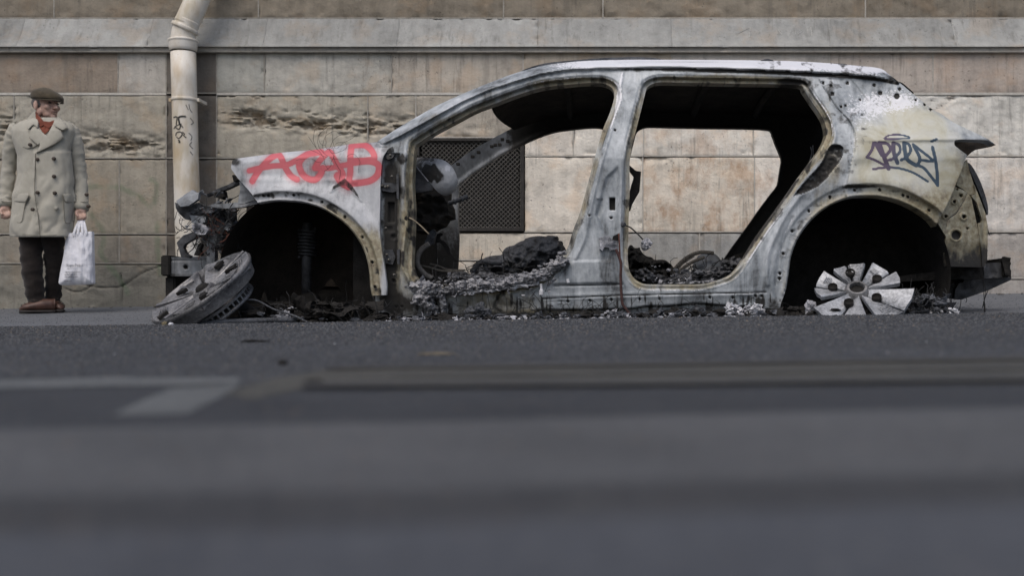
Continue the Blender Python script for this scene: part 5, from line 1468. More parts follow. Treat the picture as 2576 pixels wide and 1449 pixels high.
melt('melted_skin', [(1105, 740), (1120, 738), (1124, 775), (1116, 800), (1108, 780)], 5.16, M_MELT, 44, 5, 0.02, 0.03, None, 9, 12)
mb = MB()
rr = random.Random(5)
for i, p in enumerate(rid):
    for k in range(3):
        s_ = rr.uniform(.004, .012)
        a, f = lump(p + Vector((rr.gauss(0, .016), rr.uniform(-.08, .0), rr.gauss(0, .016))), [s_ * rr.uniform(1, 2.4), s_ * 1.2, s_ * rr.uniform(.5, 1.1)], 0.9, i * 5 + k, 2, 2.6, 4)
        mb.add(a, f)
tag(mb.build('melted_bead', M_MELT, car, False), kind='stuff')
for q in ([(1361, 714), (1362, 728), (1361.5, 742)], [(1427, 702), (1430, 712)]):
    tube('metal_drip', [P(*a, 5.15) for a in R5(*[((x - 1119.2) * 3, (y - 430.5) * 3) for x, y in q])], [0.006] * 7 + [0.011] * 6 if len(q) > 2 else 0.008, M_WASH, car, 7)
strands('sill_wire', 26, M_BLACK, (1080, 1400, 690, 790, 5.08, 5.2), 0.12, 0.0015, 19, car, 1.4)
# burnt filaments sprung out of the bonnet edge
mb = MB()
rr = random.Random(31)
for i in range(20):
    a = R1((rr.gauss(1340, 45), rr.gauss(190, 60)))[0]
    p = P(*a, rr.uniform(5.10, 5.3))
    th = rr.uniform(0, 6.28); cv = rr.gauss(0, .5)
    q = [p]
    for k in range(10):
        th += cv + rr.gauss(0, .25); cv = cv * .85 + rr.gauss(0, .12)
        q.append(q[-1] + Vector((math.cos(th), rr.uniform(-.2, .2), math.sin(th) + .1)) * rr.uniform(.010, .020))
    mb.tube(q, 0.0009, 4, 3)
tag(mb.build('burnt_filament', M_BLACK, car), kind='stuff')

# ---------------------------------------------------------------- wheels
def blade_poly(r0, r1, a0, a1, n=4):
    pts = []
    for i in range(n + 1):
        a = a0[0] + (a1[0] - a0[0]) * i / n; pts.append((r0, a))
    for i in range(n + 1):
        a = a1[1] + (a0[1] - a1[1]) * i / n; pts.append((r1, a))
    return pts
def make_wheel(name, M, R, mat, label, cut=None, barrel=True, disc=True, gap=1.0, lugdark=None):
    root = tag(empty(name, M.translation), label, 'wheel')
    def part(nm, v, f, m, smooth=True, auto=None):
        o = raw(nm, [M @ Vector(p) for p in v], f, m, root, smooth)
        if auto: o.data.set_sharp_from_angle(angle=math.radians(auto))
        return o
    hub = [(0.034, -0.03), (0.034, -0.010), (0.037, -0.006), (0.046, -0.006), (0.056, -0.018), (0.060, -0.035)]
    v, f = lathe(hub, 40); part('hub', v, f, M_ALLOYD, True, 40)
    v, f = lathe([(0, -0.028), (0.036, -0.028)], 24); part('hub_bore', v, f, M_SOOT)
    for k in range(10):
        c = math.radians(36 * k + 4)
        wide = 14.8 if gap == 1.0 else 15.6
        sh = 1.9 if k % 2 == 0 else -1.9
        a0 = c + math.radians(-wide + sh); a1 = c + math.radians(wide + sh)
        dw = M.to_3x3() @ Vector((math.cos(c), math.sin(c), 0))
        ro = R - 0.006 if cut is None else R * float(np.interp(math.degrees(math.atan2(dw.z, dw.x)) % 360, [0, 20, 45, 75, 100, 140, 165, 195, 215, 240, 300, 330, 350, 360], [.86, .70, .64, .60, .58, .60, .70, .74, .98, 1.0, 1.02, 1.02, .98, .86]))
        bm = bmesh.new()
        nr = 7
        ringt = []
        for i in range(nr + 1):
            t = i / nr
            r = 0.046 + (ro - 0.046) * t
            rag = 0.012 * math.sin(k * 3.1 + i) if (cut is not None and ro < 0.9 * R and i == nr) else 0
            dish = -0.004 - 0.020 * (1 - t) + 0.012 * t
            # each blade leans, one flank deeper than the other
            pinch = 0.92 + 0.08 * t
            row_ = []
            for j, s in enumerate((-1, -0.82, 0, 0.82, 1)):
                a = c + (a1 - c if s > 0 else c - a0) * s * pinch
                z = dish + (0.013 if k % 2 else -0.011) * s - (0.007 if abs(s) == 1 else 0)
                if t > 0.55 and j == 2: z -= 0.004
                row_.append(bm.verts.new((( r + rag * s) * math.cos(a), (r + rag * s) * math.sin(a), z)))
            ringt.append(row_)
        for i in range(nr):
            for j in range(4):
                bm.faces.new((ringt[i][j], ringt[i + 1][j], ringt[i + 1][j + 1], ringt[i][j + 1]))
        ext = bmesh.ops.extrude_face_region(bm, geom=bm.faces[:])
        for q in ext['geom']:
            if isinstance(q, bmesh.types.BMVert): q.co.z -= 0.022
        bmesh.ops.recalc_face_normals(bm, faces=bm.faces[:])
        for q in bm.verts: q.co = M @ q.co
        o = from_bm('spoke', bm, mat, root, True, 35)
        if k in (1, 4, 8) or (gap != 1.0 and k % 3 == 0):
            mb = MB()
            for i in range(4):
                r = ro * (0.70 + 0.045 * i)
                a = c + math.radians(sh)
                T = Matrix.Rotation(a + math.radians(35), 4, 'Z')
                p0 = Vector((r * math.cos(a - .1), r * math.sin(a - .1), 0.004)); p1 = Vector((r * 1.02 * math.cos(a + .16), r * 1.02 * math.sin(a + .16), 0.006))
                mb.tube([M @ p0, M @ p1], 0.0028, 5)
            mb.build('rib', mat, o)
    for k in range(5 if gap == 1.0 else 0):
        a = math.radians(72 * k + 22)
        T = M @ Matrix.Translation((0.112 * math.cos(a), 0.112 * math.sin(a), 0)) 
        v, f = lathe([(0.0225, -0.024), (0.0225, -0.001), (0.0205, 0.0012), (0.019, -0.002), (0.017, -0.012), (0, -0.013)], 20, T)
        b = raw('lug_hole', v, f, M_SOOT, root)
    if gap != 1.0:
        for k, (r_, w_) in enumerate(((0.62, .13), (0.72, .09), (0.55, .12), (0.8, .08), (0.66, .11))):
            a = math.radians(72 * k + 18 + 11)
            bm = bmesh.new()
            q = [(r_ - .10, -.6), (r_ + .10, -1.0), (r_ + .12, 1.0), (r_ - .08, .7)]
            lo = [bm.verts.new((R * x_ * math.cos(a + w_ * y_), R * x_ * math.sin(a + w_ * y_), -0.004)) for x_, y_ in q]
            hi = [bm.verts.new((R * x_ * math.cos(a + w_ * y_), R * x_ * math.sin(a + w_ * y_), 0.012)) for x_, y_ in q]
            bm.faces.new(hi)
            for i in range(4): bm.faces.new((lo[i], lo[(i + 1) % 4], hi[(i + 1) % 4], hi[i]))
            for v_ in bm.verts: v_.co = M @ v_.co
            from_bm('spoke_pocket', bm, M_SOOT, root)
        v, f = lathe([(0.0, 0.010), (0.022, 0.009), (0.030, 0.002), (0.034, -0.02)], 24); part('centre_cap', v, f, M_SOOT, True, 40)
    if barrel:
        pr = [(R - 0.004, 0.008), (R, 0.003), (R, -0.008), (R - 0.006, -0.014), (R - 0.014, -0.026), (R - 0.020, -0.050), (R - 0.024, -0.066), (R - 0.034, -0.068), (R - 0.034, -0.050), (R - 0.022, -0.02), (R - 0.014, -0.004), (R - 0.004, 0.008)]
        v, f = lathe(pr, 72); part('rim', v, f, mat, True, 50)
    if disc:
        zc0 = -0.100
        pr = [(0.05, zc0 + .04), (0.09, zc0 + .04), (0.095, zc0 + 0.012), (0.185, zc0 + 0.012), (0.185, zc0), (0.09, zc0), (0.05, zc0)]
        v, f = lathe(pr, 60); d = part('brake_disc', v, f, M_ALLOYD, True, 40)
        pr = [(0.09, zc0 - 0.024), (0.185, zc0 - 0.024), (0.185, zc0 - 0.036), (0.09, zc0 - 0.036), (0.09, zc0 - 0.024)]
        v, f = lathe(pr, 60); raw('brake_disc', [M @ Vector(p) for p in v], f, M_ALLOYD, root)
        mb = MB()
        for k in range(40):
            a = 2 * math.pi * k / 40
            T = M @ Matrix.Rotation(a, 4, 'Z')
            mb.box((0.10, -0.004, zc0 - 0.024), (0.180, 0.004, zc0), T)
        mb.build('disc_vane', M_ALLOYD, d)
    return root
def axis_matrix(loc, nrm, spin):
    z = Vector(nrm).normalized()
    q = z.to_track_quat('Z', 'Y').to_matrix().to_4x4()
    return Matrix.Translation(loc) @ q @ Matrix.Rotation(spin, 4, 'Z')
FW = P(506, 722, 4.99)
make_wheel('wheel_remnant', axis_matrix(FW, (-0.465, -0.424, 0.775), 0.35), 0.262, M_ALLOYD, 'sooty alloy wheel lying tilted against the nose, brake disc behind it', None, True, True, 0.7)
RW = P(2156, 720, 5.12)
make_wheel('wheel_remnant', axis_matrix(RW, (-0.15, -0.66, 0.74), math.radians(12)), 0.262, M_ALLOY, 'broken bare grey alloy wheel with snapped spokes under the rear arch', [0.96, 0.80, 0.62, 0.60, 0.56, 0.72, 0.98, 1.0, 1.0, 1.02], False, False)

scrap('lamp_recess', R3((2046, 735), (2080, 712), (2200, 710), (2310, 724), (2366, 756), (2300, 770), (2240, 782), (2195, 802), (2150, 840), (2100, 805), (2055, 768)), 5.46, 0.06, M_SOOTBROWN, (0.0006, 0), 0.01, 3)

# ---- bent flakes of burnt lining and skin
def flakes(name, n, mat, box, size, seed, parent=None, zfun=None, stand=0.7):
    r = random.Random(seed)
    mb = MB()
    for i in range(n):
        Y = r.uniform(box[4], box[5]); px = r.uniform(box[0], box[1])
        c = P(px, r.uniform(box[2], box[3]), Y)
        if zfun is not None: c.z = float(ground(c.x, Y)) + r.random() ** 1.6 * zfun
        s = r.uniform(*size)
        R_ = Euler((r.uniform(-1.4, 1.4) * stand, r.uniform(-1.4, 1.4) * stand, r.uniform(0, 6.28))).to_matrix()
        k1, k2 = r.gauss(0, .5), r.gauss(0, .5)
        m = 5
        v, f = [], []
        for a in range(m):
            for b in range(m):
                u, w = a / (m - 1) - .5, b / (m - 1) - .5
                ed = 1 + 0.35 * (r.random() - .5) * (a in (0, m - 1) or b in (0, m - 1))
                v.append(c + R_ @ Vector((u * s * 1.5 * ed, w * s * ed, s * (k1 * u * u * 2 + k2 * u * w * 2 + 0.12 * (r.random() - .5)))))
        for a in range(m - 1):
            for b in range(m - 1):
                f.append((a * m + b, (a + 1) * m + b, (a + 1) * m + b + 1, a * m + b + 1))
        mb.add(v, f)
    o = mb.build(name, mat, parent, False)
    sd_ = o.modifiers.new('thick', 'SOLIDIFY'); sd_.thickness = 0.0015
    return tag(o, kind='stuff')
flakes('cabin_flake', 60, M_CHAR, (1130, 1410, 700, 724, 5.4, 6.0), (0.010, 0.030), 2, car)
flakes('cabin_flake', 26, M_ASH, (1140, 1400, 704, 724, 5.38, 5.7), (0.008, 0.022), 3, car)
flakes('cabin_flake', 40, M_ASH, (1640, 1850, 700, 714, 5.35, 5.6), (0.008, 0.022), 5, car)
flakes('sill_flake', 50, M_MELT, (1060, 1400, 690, 745, 5.08, 5.16), (0.006, 0.020), 6, car)

strands('nose_wire', 70, M_BLACK, (515, 590, 525, 640, 5.40, 5.55), 0.14, 0.0022, 71, car, 1.0)
strands('nose_wire', 24, M_COPPER, (520, 585, 540, 620, 5.42, 5.5), 0.10, 0.0016, 72, car, 0.8)
strands('nose_wire', 30, M_BLACK, (445, 520, 500, 650, 5.42, 5.55), 0.08, 0.0016, 73, car, 1.0)
flakes('nose_scrap', 30, M_CHAR, (520, 590, 510, 640, 5.45, 5.6), (0.015, 0.05), 74, car)
flakes('nose_scrap', 16, M_STEEL, (440, 590, 480, 620, 5.42, 5.55), (0.012, 0.035), 75, car)

melt('cabin_melt', R5((1420, 790), (1470, 745), (1530, 735), (1570, 770), (1640, 790), (1700, 800), (1740, 775), (1830, 770), (1900, 745), (2000, 735), (2110, 740), (2125, 790), (2130, 860), (1900, 880), (1600, 880), (1450, 860)), 5.46, M_MELTD, 81, 10, 0.05, 0.07, None, 16, 10)
melt('cabin_melt', R5((2085, 690), (2110, 655), (2150, 668), (2190, 640), (2240, 650), (2262, 668), (2225, 720), (2160, 770), (2110, 780)), 5.6, M_MELTD, 83, 8, 0.04, 0.06, None, 10, 10)
melt('cabin_melt', R5((1590, 850), (1700, 838), (1800, 842), (1900, 820), (1960, 835), (2060, 828), (2120, 845), (2100, 868), (1800, 880), (1600, 878)), 5.36, M_MELT, 84, 6, 0.02, 0.05, None, 9, 7)
melt('cabin_melt', R5((0, 790), (60, 765), (180, 770), (300, 765), (420, 775), (560, 770), (700, 765), (800, 735), (840, 760), (700, 815), (500, 850), (200, 875), (0, 880)), 5.45, M_MELTD, 85, 10, 0.05, 0.06, None, 16, 9)
for q in R2((770, 902), (880, 845), (925, 812), (1025, 768), (1052, 757), (1085, 755), (1105, 715), (1145, 727)):
    c = P(*q, 6.675)
    mb = MB(); mb.box((c.x - .010, 6.66, c.z - .007), (c.x + .010, 6.70, c.z + .007)); mb.build('pillar_slot', M_SOOT, car)
# ---------------------------------------------------------------- the man
YP_ = 7.75
KP = YP_ / F
def Z2(zx, zy): return (zx / 2.2155, 172.2 + zy / 2.2155)      # from the close-up of the man to the drawing
M_SKIN = simple('skin', (0.31, 0.18, 0.14), (0.52, 0.35, 0.28), 28, 0.55, bump=0.25, bdist=0.003, fine=160)
M_COAT = None
def cloth_mat(name, c0, c1, wv=700, rough=0.9):
    t = NT(name)
    n = t.noise(9, 6, 0.6); f = t.noise(150, 3, 0.6); g = t.noise(34, 5, 0.6)
    c = t.ramp(t.math('MULTIPLY_ADD', g, 0.35, t.math('MULTIPLY_ADD', f, 0.25, t.math('MULTIPLY', n, 0.4))), [(0.36, c0), (0.64, c1)])
    bp = t.bump(g, 0.14, 0.004); bp = t.bump(f, 0.2, 0.0015, bp)
    t.b.inputs['Sheen Weight'].default_value = 0.15
    return t.out(c, rough, 0, bp, 0.2)
M_COAT = cloth_mat('beige_cotton', (0.33, 0.312, 0.262), (0.405, 0.385, 0.33))
M_COATD = cloth_mat('beige_cotton_seam', (0.26, 0.247, 0.205), (0.37, 0.352, 0.30))
M_TROU = cloth_mat('dark_brown_cord', (0.010, 0.008, 0.0075), (0.030, 0.023, 0.020))
M_CAP = cloth_mat('tweed', (0.030, 0.024, 0.015), (0.085, 0.068, 0.044))
M_SHIRT = cloth_mat('rust_shirt', (0.11, 0.033, 0.021), (0.21, 0.062, 0.037))
M_SHOE = simple('brown_leather', (0.030, 0.015, 0.011), (0.11, 0.055, 0.04), 25, 0.45, bump=0.3)
M_SOLE = simple('dark_sole', (0.012, 0.011, 0.011), (0.035, 0.03, 0.028), 30, 0.8)
M_BTN = simple('horn_button', (0.02, 0.014, 0.01), (0.06, 0.042, 0.03), 60, 0.4)
M_HAIR = simple('grey_hair', (0.05, 0.045, 0.042), (0.20, 0.185, 0.175), 140, 0.8)
M_EYE = simple('eye', (0.02, 0.015, 0.012), (0.05, 0.04, 0.035), 60, 0.3)

def ell(c, r, M=None, sub=3):
    bm = bmesh.new(); bmesh.ops.create_icosphere(bm, subdivisions=sub, radius=1)
    v = []
    for q in bm.verts:
        p = Vector((c[0] + q.co.x * r[0], c[1] + q.co.y * r[1], c[2] + q.co.z * r[2]))
        v.append(M @ p if M is not None else p)
    f = [tuple(q.index for q in fc.verts) for fc in bm.faces]
    bm.free()
    return v, f
yaw = math.radians(62)
HC = P(117, 263, YP_ - 0.01)
MH = Matrix.Translation(HC) @ Matrix(((math.cos(yaw), math.sin(yaw), 0, 0), (math.sin(yaw), -math.cos(yaw), 0, 0), (0, 0, 1, 0), (0, 0, 0, 1)))
# local axes: x = to his side, y = forward, z = up; the mapping mirrors, so faces are turned for plain meshes
mb = MB()
for c, r in (((0, -.014, .030), (.076, .092, .080)), ((0, .024, -.030), (.060, .064, .074)), ((0, .032, -.072), (.050, .050, .036)), ((0, .070, -.090), (.021, .018, .018)),
             ((0, .078, .020), (.050, .015, .010)), ((.036, .062, -.026), (.024, .022, .022)), ((-.036, .062, -.026), (.024, .022, .022)), ((0, .084, -.054), (.026, .012, .006)), ((0, .083, -.066), (.023, .012, .0065)),
             ((.079, -.008, -.014), (.010, .021, .034)), ((-.079, -.008, -.014), (.010, .021, .034)), ((0, .110, -.031), (.015, .014, .012)), ((.012, .100, -.034), (.009, .010, .008)), ((-.012, .100, -.034), (.009, .010, .008)),
             ((.060, .0, -.06), (.014, .03, .03)), ((-.060, .0, -.06), (.014, .03, .03))):
    mb.add(*ell(c, r, MH))
mb.tube([MH @ Vector(q) for q in ((0, .074, .018), (0, .092, -.004), (0, .108, -.028))], [.009, .0105, .013], 10)
mb.tube([MH @ Vector(q) for q in ((0, -.02, -.05), (0, -.035, -.11), (0, -.05, -.20))], [.056, .058, .066], 20)
def pp(px, py, dy=0.0): return P(px, py, YP_ + dy)
def limbv(pts, r, n=8, sides=18): return tube_mesh(smooth_path(pts, n), np.interp(np.linspace(0, len(pts) - 1, (len(pts) - 1) * n + 1), range(len(pts)), r), sides)
mb.add(*limbv([pp(110, 312), pp(109, 380), pp(108, 450), pp(105, 520), pp(104, 570)], [.06, .09, .09, .09, .08]))
mb.add(*ell(pp(109, 340), (.14, .07, .05)))
for s, pts in ((0, [pp(66, 330, .03), pp(42, 340, .02), pp(22, 430, .05), pp(14, 515, .0), pp(14, 526, -.005)]), (1, [pp(150, 330, .03), pp(177, 342, .02), pp(200, 430, .05), pp(205.5, 515, -.02), pp(204, 530, -.03)])):
    mb.add(*limbv(pts, [.024, .026, .024, .022, .026]))
mb.add(*limbv([pp(83, 560), pp(82, 650, -.02), pp(92, 762, .0), pp(92, 776, .0)], [.05, .032, .026, .026]))
mb.add(*limbv([pp(129, 560, .01), pp(136, 650, .06), pp(134, 762, .12), pp(134, 774, .12)], [.05, .032, .026, .026]))
# hands: palm, four unequal bent fingers, thumb
def hand(cx, cy, dy, grip, side):
    mb.add(*ell(pp(cx, cy, dy), (.034, .026, .036)))
    mb.add(*limbv([pp(cx, cy - 10, dy), pp(cx, cy, dy)], [.026, .03]))
    for i in range(4):
        fx = cx + side * (-9 + 6.2 * i)
        L = (1.0, 1.12, 1.06, 0.88)[i]
        if grip:
            pts = [pp(fx, cy + 6, dy - .012), pp(fx + .5, cy + 6 + 9 * L, dy - .030), pp(fx + .5, cy + 7 + 12 * L, dy - .010), pp(fx, cy + 5 + 8 * L, dy + .012)]
        else:
            pts = [pp(fx, cy + 5, dy - .010), pp(fx + side * .5, cy + 5 + 9 * L, dy - .024), pp(fx + side * .5, cy + 5 + 15 * L, dy - .012), pp(fx, cy + 5 + 15 * L, dy + .006)]
        mb.add(*limbv(pts, [.0105, .0098, .009, .008], 5, 10))
    mb.add(*limbv([pp(cx - side * 8, cy - 4, dy - .012), pp(cx - side * 12, cy + 5, dy - .030), pp(cx - side * 7, cy + 13, dy - .038)], [.013, .011, .0085], 5, 10))
hand(14, 527, -.01, False, 1)
hand(204, 532, -.04, True, 1)
person = mb.build('person', M_SKIN, None, True)
tag(person, 'old man in a flat cap and beige double-breasted coat standing against the wall', 'person')
md = person.modifiers.new('remesh', 'REMESH'); md.mode = 'VOXEL'; md.voxel_size = 0.0042; md.use_smooth_shade = True
md = person.modifiers.new('smooth', 'SMOOTH'); md.iterations = 3; md.factor = 0.5

def plain(name, v, f, m, par, smooth=True): return raw(name, v, f, m, par, smooth)
# eyes, brows, stubble-free face details
for s in (1, -1):
    v, f = ell((s * .030, .077, .004), (.013, .009, .007), MH, 2); plain('eye', v, f, M_EYE, person)
    v, f = tube_mesh([MH @ Vector(q) for q in ((s * .012, .092, .019), (s * .030, .092, .024), (s * .048, .078, .018))], .0045, 6); plain('eyebrow', v, f, M_HAIR, person)
v, f = tube_mesh([MH @ Vector(q) for q in ((-.024, .084, -.061), (-.01, .095, -.060), (.01, .095, -.060), (.024, .084, -.061))], .0016, 5); plain('mouth', v, f, simple('mouth_line', (0.05, 0.018, 0.015), (0.10, 0.04, 0.03), 60), person)
# hair round the sides and the back
bm = bmesh.new(); bmesh.ops.create_icosphere(bm, subdivisions=4, radius=1)
v = []
for q in bm.verts:
    p = Vector((q.co.x * .0815, -.022 + q.co.y * .088, .012 + q.co.z * .066))
    p *= 1 + 0.02 * math.sin(q.co.x * 40) * math.sin(q.co.z * 37)
    if p.y > 0.018: p.x *= 0.86
    v.append(MH @ p)
f = [tuple(q.index for q in fc.verts) for fc in bm.faces]; bm.free()
plain('hair', v, f, M_HAIR, person)
# flat cap with its brim
bm = bmesh.new(); bmesh.ops.create_icosphere(bm, subdivisions=5, radius=1)
v = []
for q in bm.verts:
    x, y, z = q.co
    X = x * .100; Y = 0.006 + y * .122
    base = 0.040 - 0.012 * y
    zz = base + (0.078 * (1 - 0.30 * max(0, y)) * max(z, 0) ** 0.75 if z > 0 else 0.018 * z)
    zz += 0.004 * math.sin(6 * x + 2) * max(z, 0) + 0.010 * max(0, -y) * max(z, 0)
    v.append(MH @ Vector((X, Y, zz)))
f = [tuple(q.index for q in fc.verts) for fc in bm.faces]; bm.free()
cap = plain('cap', v, f, M_CAP, person)
v, f = [], []
for layer in (0, 1):
    for i in range(17):
        a = math.pi * (i / 16)
        for k in range(5):
            t = k / 4
            r = 0.80 + 0.36 * t * math.sin(a) ** 0.7
            v.append(MH @ Vector((.092 * math.cos(a) * (1 + .02 * t), 0.012 + .112 * math.sin(a) * r, 0.034 - 0.014 * t * math.sin(a) - 0.008 * abs(math.cos(a)) - layer * .006)))
n_ = 17 * 5
for i in range(16):
    for k in range(4):
        q = (i * 5 + k, i * 5 + k + 1, (i + 1) * 5 + k + 1, (i + 1) * 5 + k)
        f.append(q); f.append(tuple(n_ + a for a in reversed(q)))
    f.append((i * 5 + 4, n_ + i * 5 + 4, n_ + (i + 1) * 5 + 4, (i + 1) * 5 + 4))
plain('brim', v, f, M_CAP, cap)

# coat: a lofted body with folds
CR = np.array([(297, 113, 27, .066), (302, 112, 40, .080), (308, 110, 56, .090), (316, 109, 69, .100), (328, 108, 75, .115), (350, 108, 71, .125), (389, 110.5, 60, .140), (440, 112, 63, .145), (488, 110, 73, .155), (540, 107, 75, .155), (594, 102, 72.5, .160)])
def cring(py):
    return tuple(np.interp(py, CR[:, 0], CR[:, i]) for i in (1, 2, 3))
def coatY(px, py, off=0.0):
    cx, a, b = cring(py)
    u = np.clip(np.abs((px - cx) / a), 0, 0.995)
    return YP_ - b * (1 - u ** 2.4) ** (1 / 2.4) - off
rows = np.concatenate([np.linspace(297, 330, 10), np.linspace(334, 596, 60)])
NA = 110
v, f = [], []
for py in rows:
    cx, a, b = cring(py)
    for k in range(NA):
        th = 2 * math.pi * k / NA
        cs, sn = math.cos(th), math.sin(th)
        e = (abs(cs) ** 2.4 + abs(sn) ** 2.4) ** (-1 / 2.4)
        px = cx + a * cs * e; dy = -b * sn * e
        t = np.clip((py - 330) / 260, 0, 1)
        rg = abs(float(fbm(cs * 1.5 + 5 + py / 300, sn * 1.5 + 5, py / 70, 3, 4)) - .5) * 2
        fo = 0.012 - 0.020 * max(0.0, 1 - rg * 3.0) * t + 0.012 * (fbm(cs * 2.2 + 5, sn * 2.2 + 5, py / 45, 3, 4) - .5) + 0.022 * t * (fbm(cs * 4 + 9, sn * 4 + 9, py / 160, 2, 7) - .5)
        # soft creases running from the buttons to the hips
        fo += 0.005 * math.sin((px - 95) * 0.12 + (py - 400) * 0.09) * np.exp(-((py - 500) / 50) ** 2) * (sn > 0)
        line = np.interp(py, [384, 488, 596], [90, 91, 102])
        if sn > 0 and px > line and py > 380: fo += 0.012
        p = pp(px, py, dy)
        d = Vector((cs, -sn, 0))
        v.append(p + d * float(fo))
for j in range(len(rows) - 1):
    for k in range(NA):
        k2 = (k + 1) % NA
        f.append((j * NA + k, (j + 1) * NA + k, (j + 1) * NA + k2, j * NA + k2))
coat = plain('coat', v, f, M_COAT, person)
sd = coat.modifiers.new('thick', 'SOLIDIFY'); sd.thickness = 0.006; sd.offset = -1

def limb(name, pts, r, mat, par, fold=0.006, sides=28, n=12, seed=1, flat=1.0):
    path = smooth_path(pts, n)
    rr = np.interp(np.linspace(0, len(pts) - 1, len(path)), range(len(pts)), r)
    v, f = tube_mesh(path, rr, sides)
    for i in range(len(path)):
        for k in range(sides):
            a = 2 * math.pi * k / sides
            p = v[i * sides + k]; c = path[i]
            d = (p - c).normalized()
            fo = fold * 2 * (float(fbm(math.cos(a) * 1.3 + 4, math.sin(a) * 1.3 + 4, i * 0.55, 4, seed)) - .5)
            v[i * sides + k] = c + (p - c) + d * fo
    return plain(name, v, f, mat, par)
limb('sleeve', [pp(52, 320, .02), pp(39, 332, .02), pp(29, 370, .03), pp(22, 430, .05), pp(16, 490, .03), pp(14, 519, 0)], [.052, .058, .053, .047, .043, .042], M_COAT, coat, 0.012, seed=3)
limb('sleeve', [pp(164, 321, .02), pp(179, 334, .02), pp(191, 372, .03), pp(200, 430, .05), pp(205, 490, .01), pp(206, 528, -.03)], [.052, .058, .053, .047, .044, .044], M_COAT, coat, 0.012, seed=5)
for px, py, dy, r in ((15.5, 511, 0.005, .0475), (205, 519, -.022, .050)):
    v, f = lathe([(r - .004, -.020), (r, -.018), (r + .001, .018), (r - .004, .020)], 30, Matrix.Translation(pp(px, py, dy)) @ Matrix.Rotation(math.radians(6), 4, 'Y'))
    plain('cuff', v, f, M_COATD, coat)
def patch(name, zpts, off, thick, mat, par, step=1.6, crn=True, puff=0.0):
    pts = np.array([Z2(*q[:2]) for q in zpts], float) if crn else curve([(*Z2(*q[:2]),) + tuple(q[2:]) for q in zpts], 4)
    def rel(x, y):
        d = pdist(x, y, pts, True, 20)
        return -puff * (1 - np.exp(-d / 4)) + 0.003 * (fbm(x / 10, y / 10, s=3) - .5)
    return sheet(name, pts, (), lambda x, y: coatY(x, y, off), step, thick, mat, par, rel)
# shirt in the neckline, then lapels, collar, pockets
shirtp = np.array([Z2(*q) for q in ((196, 236), (214, 262), (240, 292), (278, 296), (304, 285), (296, 312), (270, 345), (246, 368), (222, 330), (200, 290))])
sheet('shirt', shirtp, (), lambda x, y: coatY(x, np.maximum(y, 312)) - 0.026 + 0.024 * sm(310, 285, y), 1.5, 0.02, M_SHIRT, person, lambda x, y: 0.012 * (fbm(x / 5, y / 9, s=3) - .5))
for zq in (((198, 240), (214, 262), (240, 292), (244, 312), (226, 322), (204, 286)), ((240, 296), (278, 296), (303, 286), (298, 312), (270, 330), (246, 316))):
    sheet('shirt_collar', np.array([Z2(*q) for q in zq]), (), lambda x, y: coatY(x, np.maximum(y, 312)) - 0.034 + 0.028 * sm(312, 285, y), 1.5, 0.012, M_SHIRT, person, lambda x, y: 0.006 * (fbm(x / 5, y / 5, s=3) - .5))
patch('lapel', ((208, 330), (246, 366), (262, 372), (296, 308), (330, 318), (350, 382), (300, 420), (200, 470), (222, 430)), .040, .022, M_COAT, coat, puff=.005)
patch('lapel', ((190, 312), (212, 332), (246, 366), (232, 402), (212, 424), (164, 384), (166, 348)), .038, .022, M_COAT, coat, puff=.005)
patch('collar', ((196, 234), (202, 262), (212, 300), (208, 330), (186, 312), (158, 338), (146, 318), (152, 280), (176, 250)), .050, .026, M_COAT, coat, puff=.006)
patch('collar', ((304, 284), (326, 268), (350, 290), (372, 330), (350, 342), (332, 334), (308, 322), (296, 308)), .050, .026, M_COAT, coat, puff=.006)
patch('collar_shade', ((308, 322), (332, 336), (340, 342), (318, 332)), .026, .004, M_BTN, coat) if False else None
patch('storm_flap', ((112, 330), (160, 345), (168, 385), (208, 425), (180, 440), (150, 442), (108, 430)), .024, .014, M_COAT, coat, puff=.004)
for q in (((74, 700), (150, 694), (160, 706), (140, 742), (78, 738)), ((350, 700), (418, 700), (418, 742), (366, 744))):
    patch('pocket_flap', q, .034, .016, M_COAT, coat, puff=.005)
for q in (((74, 738), (142, 742), (122, 850), (100, 858), (68, 844)), ((352, 706), (366, 744), (416, 742), (414, 850), (388, 862), (364, 856))):
    patch('pocket', q, .024, .014, M_COAT, coat, puff=.005)
for q in (((118, 600), (126, 598), (132, 645), (120, 650)), ((378, 604), (384, 602), (396, 652), (390, 655))):
    patch('welt', q, .003, .004, M_COATD, coat)
for q in (((70, 285), (134, 264), (138, 274), (74, 300)), ((345, 290), (402, 312), (414, 324), (350, 300))):
    patch('shoulder_strap', q, .010, .006, M_COATD, coat)
for zx, zy in ((207, 505), (298, 501), (299, 600), (207, 690), (303, 693), (180, 785), (312, 778), (168, 424), (494, 768), (483, 702)):
    px, py = Z2(zx, zy)
    c = P(px, py, float(coatY(px, py, .036 if zx < 450 else 0)))
    if zx > 450: c = pp(px - 1, py, -.05)
    if zx == 168: c.y -= .006
    v, f = lathe([(0, -.005), (.009, -.005), (.0115, -.0035), (.0125, 0), (.0125, .012)], 18, Matrix.Translation(c) @ Matrix.Rotation(math.radians(-90), 4, 'X'))
    v = [Vector((q.x, 2 * c.y - q.y, q.z)) if False else q for q in v]
    plain('button', v, f, M_COATD if zx == 312 else M_BTN, coat)
